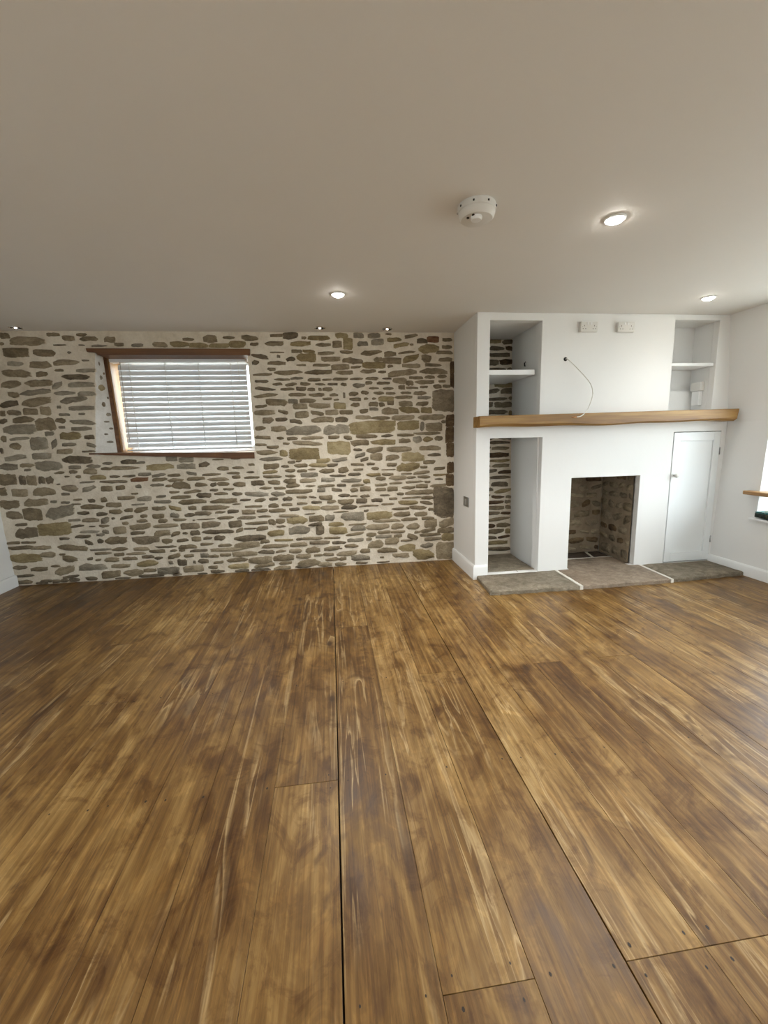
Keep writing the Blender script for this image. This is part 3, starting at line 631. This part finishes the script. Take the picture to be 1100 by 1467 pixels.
# wall behind the camera with an added window opening
g = G(); g.box(XL-.2, 1.75, YB-.15, YB, -.03, H); g.box(2.95, 3.86, YB-.15, YB, -.03, H); g.box(1.75, 2.95, YB-.15, YB, 2.05, H); g.box(1.75, 2.95, YB-.15, YB, -.03, .75)
struct(g.out('wall_front', 'wall'), 'white plastered wall with an added casement window')
def glazed(name, label, horiz, a0, a1, z0, z1, at, nm, nt, fr=.06, mat='gloss'):
    ori = (at, (a0+a1)/2, z0) if horiz == 'y' else ((a0+a1)/2, at, z0)
    r = struct(thing(name, None, None, ori), label)
    def bx(u0, u1, w0, w1, d, nme, m):
        o = (G().box(at-d, at+d, u0, u1, w0, w1) if horiz == 'y' else G().box(u0, u1, at-d, at+d, w0, w1)).out(nme, m); under(o, r); return o
    bx(a0, a0+fr, z0, z1, .03, 'frame_bar', mat); bx(a1-fr, a1, z0, z1, .03, 'frame_bar', mat)
    bx(a0+fr, a1-fr, z0, z0+fr, .03, 'frame_bar', mat); bx(a0+fr, a1-fr, z1-fr, z1, .03, 'frame_bar', mat)
    A0, A1, B0, B1 = a0+fr, a1-fr, z0+fr, z1-fr; mb = .03
    us = [A0+(A1-A0)*i/nm for i in range(nm+1)]; ws = [B0+(B1-B0)*i/nt for i in range(nt+1)]
    for u in us[1:-1]: bx(u-mb/2, u+mb/2, B0, B1, .02, 'glazing_bar', mat)
    for w in ws[1:-1]:
        for u0, u1 in zip(us[:-1], us[1:]): bx(u0+(mb/2 if u0 > A0 else 0), u1-(mb/2 if u1 < A1 else 0), w-mb/2, w+mb/2, .018, 'glazing_bar', mat)
    for u0, u1 in zip(us[:-1], us[1:]):
        for w0, w1 in zip(ws[:-1], ws[1:]):
            bx(u0+(mb/2 if u0 > A0 else 0), u1-(mb/2 if u1 < A1 else 0), w0+(mb/2 if w0 > B0 else 0), w1-(mb/2 if w1 < B1 else 0), .003, 'pane', 'glass')
    return r
w2 = glazed('window_2', 'white casement window over the wooden window board and seat', 'y', .8, 3.035, .505, 2.05, 3.81, 4, 3)
g = G(); g.prism([(3.425, 3.115), (3.425, .72), (3.50, .72), (3.50, .805), (3.57, .805), (3.57, 3.03), (3.505, 3.03), (3.49, 3.115)], 2, .695, .727)
under(bevel(g.out('window_board', 'oaky'), .006), w2)
under(bevel(G().prism([(3.455, 3.07), (3.455, .76), (3.52, .76), (3.52, .805), (3.78, .805), (3.78, 3.03), (3.52, 3.03), (3.50, 3.07)], 2, .485, .503).out('seat_board', 'gloss'), .005), w2)
glazed('added_window_3', 'added unseen casement window nearer the wall facing the stone wall', 'y', -1.5, 0, .6, 2.0, 3.80, 3, 2)  # unseen window, added for more daylight from the right
glazed('added_window_5', 'added unseen casement window in the wall opposite the window seat', 'y', -2.0, .2, .5, 2.05, XL-.13, 3, 2)  # unseen window, added to brighten the window seat wall
glazed('added_window_4', 'added unseen casement window in the wall facing the stone wall', 'x', 1.75, 2.95, .75, 2.05, YB-.09, 2, 2)  # unseen window, added to send daylight towards the chimney breast

# ------------------------------------------------------------------ chimney breast
g = G(); Y1 = YF+.058
xs = [1.197, 1.304, 1.318, 1.742, 1.778, 2.06, 2.706, 2.925, 3.0, 3.34, 3.462, 3.515]
zs = [-.02, .035, .856, 1.212, 1.227, 1.392, 1.41, 2.14, 2.155, H]
holes = [(1.304, 1.742, 1.392, 2.14), (1.318, 1.778, .035, 1.212), (2.06, 2.706, .035, .856), (3.0, 3.462, .035, 1.227), (2.925, 3.34, 1.41, 2.155)]
def hole(x, z): return any(a < x < b and c < z < d for a, b, c, d in holes)
ids = {}
def vid(x, y, z):
    k = (x, y, z)
    if k not in ids: ids[k] = len(g.V); g.V.append(k)
    return ids[k]
solid = {(i, j): not hole((xs[i]+xs[i+1])/2, (zs[j]+zs[j+1])/2) for i in range(len(xs)-1) for j in range(len(zs)-1)}
for (i, j), s in solid.items():
    if not s: continue
    x0, x1, z0, z1 = xs[i], xs[i+1], zs[j], zs[j+1]
    g.F.append((vid(x0, YF, z0), vid(x1, YF, z0), vid(x1, YF, z1), vid(x0, YF, z1)))
    g.F.append((vid(x0, Y1, z1), vid(x1, Y1, z1), vid(x1, Y1, z0), vid(x0, Y1, z0)))
    for di, dj, p, q in ((-1, 0, (x0, z0), (x0, z1)), (1, 0, (x1, z1), (x1, z0)), (0, -1, (x1, z0), (x0, z0)), (0, 1, (x0, z1), (x1, z1))):
        if not solid.get((i+di, j+dj), False): g.F.append((vid(p[0], YF, p[1]), vid(p[0], Y1, p[1]), vid(q[0], Y1, q[1]), vid(q[0], YF, q[1])))
YK = YS+.03
chim = g.out('wall_chimney', 'wall'); fix(chim.data); bevel(chim, .004, 2); struct(chim, 'white plastered chimney breast with alcoves and fireplace opening')
def cb(*a): 
    o = G().box(*a).out('plaster_block', 'wall', chim); return o
cb(1.197, 1.298, Y1, YK, -.02, H)                       # stud wall on the side
cb(1.298, 1.748, Y1, YK, 1.212, 1.392); cb(1.298, 1.748, Y1, YK, 2.14, H)
G().add([(1.748, Y1, -.02), (1.785, Y1, -.02), (1.785, 3.54, -.02), (1.805, 3.545, -.02), (1.805, YK, -.02), (2.045, YK, -.02), (2.045, Y1, -.02),
         (1.748, Y1, H), (1.748, Y1, H), (1.752, 3.54, H), (1.768, 3.545, H), (1.768, YK, H), (2.045, YK, H), (2.045, Y1, H)],
        [(6, 5, 4, 3, 2, 1), (8, 9, 10, 11, 12, 13), (1, 2, 9, 8), (2, 3, 10, 9), (3, 4, 11, 10), (4, 5, 12, 11), (5, 6, 13, 12), (6, 1, 8, 13)]).out('plaster_block', 'wall', chim)
cb(2.045, 2.915, Y1, YK, .95, H); cb(2.74, 2.97, Y1, YK, -.02, .95)
cb(2.045, 2.74, 3.965, YK, -.02, .95)
cb(2.915, 3.50, Y1, YK, 1.227, 1.41); cb(2.915, 3.50, Y1, YK, 2.155, H); cb(3.34, 3.50, Y1, 3.66, 1.41, 2.155); cb(2.915, 3.50, 3.66, YK, 1.41, 2.155)
cb(2.915, 3.34, 3.625, 3.66, 1.41, 1.60); cb(2.97, 3.50, 3.60, YK, -.02, 1.227)

# firebox lined with stone
fb = struct(thing('wall_firebox', None, None, (2.38, 3.7, .03)), 'rubble stone lining of the fireplace, shade and soot painted into the mortar')
def rubble(P, U, Vv, N, W_, H_, seed, mat='soot_shade', hs=(.05, .10), ws=(.10, .24)):
    P, U, Vv, N = Vector(P), Vector(U), Vector(Vv), Vector(N); r = random.Random(seed)
    nx, nzz = max(2, int(W_/.05)), max(2, int(H_/.05)); V = []; F = []
    for j in range(nzz+1):
        for i in range(nx+1): V.append(P+U*W_*i/nx+Vv*H_*j/nzz+N*noise.noise((i*.7, j*.6, seed))*.006)
    for j in range(nzz):
        for i in range(nx): k = j*(nx+1)+i; F.append((k, k+1, k+nx+2, k+nx+1))
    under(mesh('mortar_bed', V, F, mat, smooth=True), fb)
    z = .012
    while z < H_-.02:
        h = min(r.uniform(*hs), H_-z); x = r.uniform(-.08, .01)
        while x < W_-.02:
            w = r.uniform(*ws); x0 = max(x, .005); x1 = min(x+w, W_-.005)
            if x1-x0 > .04:
                hh = h*r.uniform(.75, .98); cx, cz = (x0+x1)/2, z+h/2+r.uniform(-.006, .006); VV = []; ring = outline((x1-x0)*.94, hh, r.choice(['b', 'b', 'bk', 'b/', 'b\\']), r); n = len(ring)
                for sc, off in ((1, -.008), (.84, r.uniform(.005, .011))):
                    for px, pz in ring: VV.append(P+U*min(max(cx+px*sc, 0), W_)+Vv*min(max(cz+pz*sc, 0), H_)+N*off)
                under(mesh('stone', VV, [(i, (i+1) % n, n+(i+1) % n, n+i) for i in range(n)]+[tuple(range(n, 2*n))], r.choice('bbdud'), smooth=True), fb)
            x += w+.014
        z += h+.014
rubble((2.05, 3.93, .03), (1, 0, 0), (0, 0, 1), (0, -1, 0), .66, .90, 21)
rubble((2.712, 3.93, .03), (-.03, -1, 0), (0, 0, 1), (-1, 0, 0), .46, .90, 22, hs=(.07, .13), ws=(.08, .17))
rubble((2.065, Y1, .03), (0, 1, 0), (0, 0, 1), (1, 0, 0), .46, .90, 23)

# ------------------------------------------------------------------ baseboards
def skirt(name, pts, h, t, label, z0=0.0):                            # profile with a rounded top, swept along a floor polyline (normal to the left)
    prof = [(0, z0), (t, z0), (t, z0+h-.018), (t*.8, z0+h-.006), (t*.45, z0+h), (0, z0+h)]; V = []; F = []; n = len(prof); P = [Vector((p[0], p[1], 0)) for p in pts]
    for i, p in enumerate(P):
        d0 = (P[i]-P[i-1]).normalized() if i else (P[1]-P[0]).normalized(); d1 = (P[i+1]-P[i]).normalized() if i < len(P)-1 else d0
        nn = Vector((-d0.y, d0.x, 0)); n2 = Vector((-d1.y, d1.x, 0)); m = (nn+n2); m /= m.dot(nn)
        V += [(p.x+m.x*a, p.y+m.y*a, b) for a, b in prof]
    for i in range(len(P)-1):
        for k in range(n): F.append((i*n+k, i*n+(k+1) % n, (i+1)*n+(k+1) % n, (i+1)*n+k))
    F += [tuple(range(n)), tuple(range((len(P)-1)*n, len(P)*n))[::-1]]
    o = G().add(V, F).out(name, 'gloss'); return struct(smooth_angle(o, 35), label)
skirt('baseboard_left', [(XL, YS-.012), (XL, YB)], .105, .02, 'white baseboard along the wall beside the stone wall')
skirt('baseboard_right', [(rx(0), 0.0+YB), (rx(0), YF)], .095, .02, 'white baseboard under the window seat wall')
skirt('baseboard_chimney', [(1.304, YF), (1.197, YF), (1.197, YS-.012)], .125, .018, 'white baseboard wrapping the side of the chimney breast')

# ------------------------------------------------------------------ hearth of flagstones
he = thing('stone_hearth', 'low hearth of worn flagstones in front of the fireplace', 'hearth', (2.3, 3.2, 0))
def slab(poly, z0, z1, mat, seed, name='flagstone', rough=.006, root=None):
    r = random.Random(seed); P = []
    for i in range(len(poly)):
        a, b = Vector(poly[i]), Vector(poly[(i+1) % len(poly)]); m = max(1, int((b-a).length/.06))
        for k in range(m): P.append(a+(b-a)*k/m)
    cen = sum(P, Vector((0, 0)))/len(P); V = []; n = len(P)
    out = [p+Vector((r.uniform(-rough, rough), r.uniform(-rough, rough))) for p in P]
    for p in out: V.append((p.x, p.y, z0))
    for p in out: V.append((p.x, p.y, z1-.008+r.uniform(-.002, .002)))
    for p in out: q = p+(cen-p).normalized()*.011; V.append((q.x, q.y, z1+r.uniform(-.0012, .0012)))
    V.append((cen.x, cen.y, z1))
    F = []
    for k in range(2):
        for i in range(n): j = (i+1) % n; F.append((k*n+i, k*n+j, (k+1)*n+j, (k+1)*n+i))
    F += [(2*n+i, 2*n+(i+1) % n, 3*n) for i in range(n)]
    o = G().add(V, F).out(name, mat, smooth=False); smooth_angle(o, 38); return under(o, root or he)
ZT = .036
slab([(1.187, 3.003), (1.925, 2.99), (1.940, 3.405), (1.215, 3.40)], 0.001, ZT, 'slab', 1)
slab([(1.950, 2.99), (2.728, 2.998), (2.755, 3.405), (2.705, 3.405), (2.69, 3.70), (2.065, 3.70), (2.065, 3.405), (1.965, 3.405)], 0.001, ZT, 'slabr', 2)
slab([(2.755, 3.0), (3.452, 3.05), (3.452, 3.40), (2.78, 3.405)], 0.001, ZT, 'slab', 3)
slab([(1.305, 3.425), (1.79, 3.425), (1.795, 4.03), (1.305, 4.03)], 0.001, ZT-.002, 'slab', 4, root=chim)
slab([(2.07, 3.722), (2.50, 3.722), (2.55, 3.915), (2.07, 3.915)], 0.001, ZT, 'tile', 5, 'hearth_tile', .002, fb)
slab([(2.525, 3.722), (2.695, 3.722), (2.695, 3.915), (2.575, 3.915)], 0.001, ZT, 'tile', 6, 'hearth_tile', .002, fb)
def joint(a, b, w, z, root=None):
    a, b = Vector(a), Vector(b); d = (b-a).normalized(); n = Vector((-d.y, d.x)); k = max(2, int((b-a).length/.04)); V = []; F = []; r = random.Random(int(a.x*100))
    for i in range(k+1):
        p = a+(b-a)*i/k; q = w*r.uniform(.42, .58)
        V += [(p.x+n.x*q, p.y+n.y*q, .002), (p.x+n.x*q, p.y+n.y*q, z-.004), (p.x, p.y, z+r.uniform(-.001, .001)), (p.x-n.x*q, p.y-n.y*q, z-.004), (p.x-n.x*q, p.y-n.y*q, .002)]
    for i in range(k):
        for c in range(4): F.append((5*i+c, 5*i+c+1, 5*i+6+c, 5*i+5+c))
    F += [(0, 1, 2, 3, 4), tuple(5*k+c for c in (4, 3, 2, 1, 0))]
    under(smooth_angle(G().add(V, F).out('mortar_joint', 'joint'), 50), root or he)
joint((1.937, 2.988), (1.952, 3.405), .026, .0375); joint((2.741, 2.996), (2.768, 3.405), .024, .0375)
joint((1.30, 3.414), (1.785, 3.414), .02, .034, chim); joint((2.07, 3.711), (2.70, 3.711), .018, .0372, fb); joint((2.513, 3.72), (2.563, 3.915), .018, .0372, fb)

# ------------------------------------------------------------------ oak mantel beam
V = []; F = []; n = 40; r = random.Random(4)
for i in range(n+1):
    t = i/n; x = 1.172+(3.452-1.172)*t; zb = 1.297+.014*t+.005*math.sin(9*t+.6)+.004*math.sin(23*t); zt = 1.388+.021*t; yf = 3.252+.004*math.sin(6*t)
    cut = 0.012+.010*max(0, math.sin(7*t+.2)); e = 0 if i < n else .02
    V += [(x-e*.2, YF-.0005, zb+.002), (x-e, yf+cut*1.1, zb), (x-e*.6, yf, zb+cut), (x, yf, zt-.004), (x, yf+.004, zt), (x, YF-.0005, zt)]
k = 6
for i in range(n):
    for c in range(k): F.append((i*k+c, i*k+(c+1) % k, (i+1)*k+(c+1) % k, (i+1)*k+c))
F += [tuple(range(k)), tuple(range(n*k, n*k+k))[::-1]]
o = G().add(V, F).out('mantel_beam', 'oak'); smooth_angle(o, 30); tag(o, 'long oak beam mantel shelf across the white chimney breast', 'mantel')

# ------------------------------------------------------------------ shelves in the alcoves
tag(bevel(G().box(1.2985, 1.712, 3.45, 4.035, 1.728, 1.768).out('alcove_shelf', 'shelf'), .004), 'white shelf in the alcove backed by stone above the mantel', 'shelf')
tag(bevel(G().box(2.9155, 3.339, 3.425, 3.655, 1.786, 1.812).out('alcove_shelf', 'shelf'), .003), 'white shelf in the plain alcove above the cupboard', 'shelf')

# ------------------------------------------------------------------ cupboard door
cd = thing('cupboard_door', 'white panelled cupboard door with small knob beside the fireplace', 'door', (3.231, YF, .04))
dx0, dx1, dz0, dz1, dy = 3.004, 3.458, .044, 1.222, YF-.004
def dpart(nm, *a, b=.002): 
    o = G().box(*a).out(nm, 'door'); bevel(o, b); return under(o, cd)
sw = .062
dpart('stile', dx0, dx0+sw, dy, dy+.022, dz0, dz1); dpart('stile', dx1-sw, dx1, dy, dy+.022, dz0, dz1)
dpart('rail', dx0+sw, dx1-sw, dy, dy+.022, dz0, dz0+.085); dpart('rail', dx0+sw, dx1-sw, dy, dy+.022, dz1-.075, dz1)
dpart('panel', dx0+sw, dx1-sw, dy+.013, dy+.02, dz0+.085, dz1-.075)
kn = under(G().lathe([(.0, .0), (.007, 0), (.006, -.012), (.010, -.016), (.019, -.024), (.0205, -.034), (.015, -.043), (0, -.046)], (3.03, dy, .846), 20, 1).out('knob', 'knob', smooth=True), cd); kn['label'] = 'small pale round knob'
for z in (1.05, .242):
    h_ = under(G().tube([(3.4605, dy-.003, z-.032), (3.4605, dy-.003, z+.032)], .0045, 10).out('hinge', 'steel', smooth=True), cd); h_['label'] = 'narrow metal hinge'

# ------------------------------------------------------------------ sockets, switch plate, cable
def socket(x, label):
    r = thing('double_socket', label, 'socket', (x, YF, 2.09), 'double sockets high on the chimney breast')
    under(bevel(G().box(x-.075, x+.075, YF-.028, YF-.0005, 2.09-.04, 2.09+.04).out('face_plate', 'plastic'), .006, 3), r)
    for sx in (-1, 1):
        under(bevel(G().box(x+sx*.014-.008, x+sx*.014+.008, YF-.031, YF-.027, 2.105, 2.123).out('rocker_switch', 'gloss'), .001), r)
        for px, pz, w, h in ((0, .012, .004, .009), (-.011, -.011, .007, .004), (.011, -.011, .007, .004)):
            under(G().box(x+sx*.043+px-w/2, x+sx*.043+px+w/2, YF-.0288, YF-.027, 2.085+pz-h/2, 2.085+pz+h/2).out('pin_slot', 'nail'), r)
    for sx in (-1, 1): under(G().lathe([(0, -.0292), (.003, -.029), (.003, -.027)], (x+sx*.06, YF, 2.09+.0), 10, 1).out('screw_head', 'greyplastic'), r)
socket(2.133, 'white double wall socket straight above the loose cable'); socket(2.459, 'white double wall socket nearer the alcove over the cupboard')
sp = thing('switch_plate', 'grey blank wall plate on the side of the chimney breast', 'wall plate', (1.197, 3.64, .655))
under(bevel(G().box(1.187, 1.1965, 3.572, 3.708, .612, .698).out('face_plate', 'steel'), .003), sp)
under(bevel(G().box(1.184, 1.188, 3.62, 3.66, .632, .678).out('rocker', 'greyplastic'), .001), sp)
cb_ = thing('loose_cable', 'thin white loose cable hanging from a hole above the mantel', 'cable', (1.955, YF, 1.84))
def spline(P, m=8):
    P = [Vector(p) for p in P]; out = []
    for i in range(len(P)-1):
        a, b, c, d = P[max(i-1, 0)], P[i], P[i+1], P[min(i+2, len(P)-1)]
        for k in range(m):
            t = k/m; out.append(.5*((2*b)+(c-a)*t+(2*a-5*b+4*c-d)*t*t+(3*b-a-3*c+d)*t**3))
    return out+[P[-1]]
pts = spline([(1.955, YF+.0, 1.84), (1.966, YF-.02, 1.836), (2.05, 3.37, 1.755), (2.145, 3.35, 1.645), (2.165, 3.335, 1.555), (2.115, 3.30, 1.446), (2.055, 3.262, 1.395), (2.01, 3.240, 1.372), (1.975, 3.236, 1.366)])
under(G().tube(pts, .0042, 8).out('sheath', 'cable', smooth=True), cb_)
under(G().tube([(1.975, 3.236, 1.366), (1.955, 3.237, 1.364), (1.935, 3.240, 1.366)], .0035, 6).out('bare_end', 'copper', smooth=True), cb_)
under(G().lathe([(0, -.005), (.010, -.005), (.015, -.003), (.016, 0)], (1.953, YF-.0005, 1.842), 18, 1).out('grommet', 'black', smooth=True), cb_)
jb = thing('junction_box', 'white connection box fixed under the shelf of the plain alcove', 'junction box', (3.34, 3.56, 1.46))
under(bevel(G().box(3.298, 3.3395, 3.50, 3.605, 1.588, 1.665).out('box_body', 'plastic'), .004), jb)
under(bevel(G().box(3.304, 3.3395, 3.512, 3.592, 1.462, 1.586).out('lower_box', 'shelf'), .004), jb)
tag(G().tube([(1.7655, 3.745, 1.845), (1.757, 3.742, 1.852), (1.755, 3.74, 1.872), (1.7655, 3.74, 1.88)], .006, 8).out('cable_stub', 'black', smooth=True), 'short black cable stub inside the alcove backed by stone', 'cable')

# ------------------------------------------------------------------ cushion on the window seat
cu = thing('seat_cushion', 'teal patterned seat cushion under the wooden window board', 'cushion', (3.57, 1.92, .505))
def cushion_mat():
    t = NT('teal_patterned_fabric'); p = t.pos((1, 1, 1)); n = t.noise(p, 22, 3, .5, 1.5)
    t.link(t.ramp(n, [(.38, (.006, .016, .014)), (.47, (.008, .10, .10)), (.56, (.02, .17, .16)), (.62, (.25, .20, .08)), (.66, (.01, .10, .10))]), t.b.inputs['Base Color']); t.b.inputs['Roughness'].default_value = .8; return t.m
MAT['teal'] = cushion_mat()
def sidemat():
    t = NT('dark_leaf_fabric'); n = t.noise(t.pos((1, 1, 1)), 45, 3, .5, 1.0)
    t.link(t.ramp(n, [(.4, (.006, .010, .008)), (.55, (.02, .035, .02)), (.65, (.12, .10, .05))]), t.b.inputs['Base Color']); t.b.inputs['Roughness'].default_value = .8; return t.m
MAT['tealside'] = sidemat()
def pillow(x0, x1, y0, y1, z0, z1):
    V = []; F = []; nx, ny = 10, 26
    def col(i, j):
        u, v = -1+2*i/nx, -1+2*j/ny; e = (1-abs(u)**8)*(1-abs(v)**8); return x0+(x1-x0)*(u+1)/2, y0+(y1-y0)*(v+1)/2, e
    for s in (0, 1):
        for j in range(ny+1):
            for i in range(nx+1):
                x, y, e = col(i, j); zz = z0+.012*(1-e)+0 if s == 0 else z1-.014*(1-e)+.008*e*math.sin(i*.6)*math.sin(j*.5)
                V.append((x, y, zz))
    N = (nx+1)*(ny+1)
    for j in range(ny):
        for i in range(nx): k = j*(nx+1)+i; F.append((k, k+nx+1, k+nx+2, k+1)); F.append((N+k, N+k+1, N+k+nx+2, N+k+nx+1))
    m0 = len(F)
    for i in range(nx): F.append((i, i+1, N+i+1, N+i)); a = ny*(nx+1)+i; F.append((a+1, a, N+a, N+a+1))
    for j in range(ny): k = j*(nx+1); F.append((k+nx+1, k, N+k, N+k+nx+1)); a = k+nx; F.append((a, a+nx+1, N+a+nx+1, N+a))
    return V, F, m0
V, F, m0 = pillow(3.46, 3.775, .82, 3.02, .5035, .562)
o = mesh('cushion_body', V, F, ['teal', 'tealside'], None, True, [0]*m0+[1]*(len(F)-m0)); under(o, cu)
P = [(3.462, .825, .556), (3.462, 3.016, .556), (3.772, 3.016, .556)]
under(G().tube(P, .0055, 6).out('piping', 'teal', smooth=True), cu)

# ------------------------------------------------------------------ smoke detector
sd = thing('smoke_detector', 'round white smoke detector on the ceiling', 'smoke detector', (.668, 1.925, H))
c = (.668, 1.925, H)
under(smooth_angle(G().lathe([(0, -.0005), (.079, -.0005), (.081, -.006), (.081, -.024), (.079, -.027), (0, -.027)], c, 40).out('base', 'plastic'), 30), sd)
under(smooth_angle(G().lathe([(.077, -.027), (.0775, -.036), (.074, -.048), (.066, -.056), (.04, -.060), (0, -.061)], c, 40).out('body', 'plastic'), 30), sd)
under(smooth_angle(G().lathe([(.024, -.058), (.024, -.068), (.020, -.073), (0, -.074)], (c[0]-.012, c[1]-.03, H), 24).out('sensor_cap', 'gloss'), 30), sd)
for a in range(8):
    t = 2*math.pi*a/8+.3; x, y = c[0]+.081*math.cos(t), c[1]+.081*math.sin(t)
    under(G().lathe([(0, -.004), (.004, -.003), (.004, .003), (0, .004)], (x, y, H-.016), 8).out('vent_hole', 'nail'), sd)
for dx, dy in ((-.045, -.02), (-.03, -.045)): under(G().lathe([(0, -.0625), (.006, -.062), (.006, -.056)], (c[0]+dx, c[1]+dy, H), 10).out('indicator', 'nail'), sd)

# ------------------------------------------------------------------ ceiling downlights
def downlight(x, y, label, ring, glow, watts, lens='lamp'):
    r = thing('downlight', label, 'downlight', (x, y, H), 'recessed ceiling downlights')
    under(smooth_angle(G().lathe([(.037, -.0005), (.048, -.0005), (.0485, -.003), (.046, -.007), (.040, -.008), (.037, -.004)], (x, y, H), 36).out('trim_ring', ring), 40), r)
    under(G().lathe([(.037, -.002), (.031, -glow*.7), (.016, -glow), (0, -glow*1.05)], (x, y, H), 28).out('lens', lens, smooth=True), r)
    if not watts:
        under(G().lathe([(.0105, -.0015), (.010, -.006), (.006, -.009), (0, -.010)], (x, y, H), 16).out('bulb', 'bulb', smooth=True), r); return
    l = bpy.data.lights.new('lamp', 'SPOT'); l.energy = watts; l.color = (1, .96, .90); l.spot_size = math.radians(125); l.spot_blend = 1.0; l.shadow_soft_size = .03
    lo = bpy.data.objects.new('lamp', l); COL.objects.link(lo); lo.location = (x, y, H-.03); under(lo, r)
downlight(.095, 3.045, 'lit white downlight in open ceiling before the stone wall', 'gloss', .02, 62)
downlight(1.35, 1.984, 'lit white downlight near the smoke detector', 'gloss', .02, 60)
downlight(2.82, 2.995, 'lit white downlight in front of the plain alcove', 'gloss', .02, 5)
downlight(-.048, 3.90, 'chrome downlight tight against the stone wall, nearer the window', 'chrome', .002, 0, 'dimlens')
downlight(.546, 3.92, 'chrome downlight tight against the stone wall, nearer the chimney breast', 'chrome', .002, 0, 'dimlens')
downlight(-2.49, 3.945, 'chrome downlight tight against the stone wall beyond the blind', 'chrome', .002, 0, 'dimlens')
for x, y, k in ((-1.2, .6, 'over the middle of the boards'), (1.35, .2, 'behind the one by the smoke detector'), (-1.2, -1.4, 'near the wall facing the stone wall, farther from the windows'), (1.35, -1.4, 'near the wall facing the stone wall, nearer the windows')):
    downlight(x, y, 'lit white downlight '+k, 'gloss', .02, 42)  # lamps added out of view, for warm floor bounce onto the ceiling
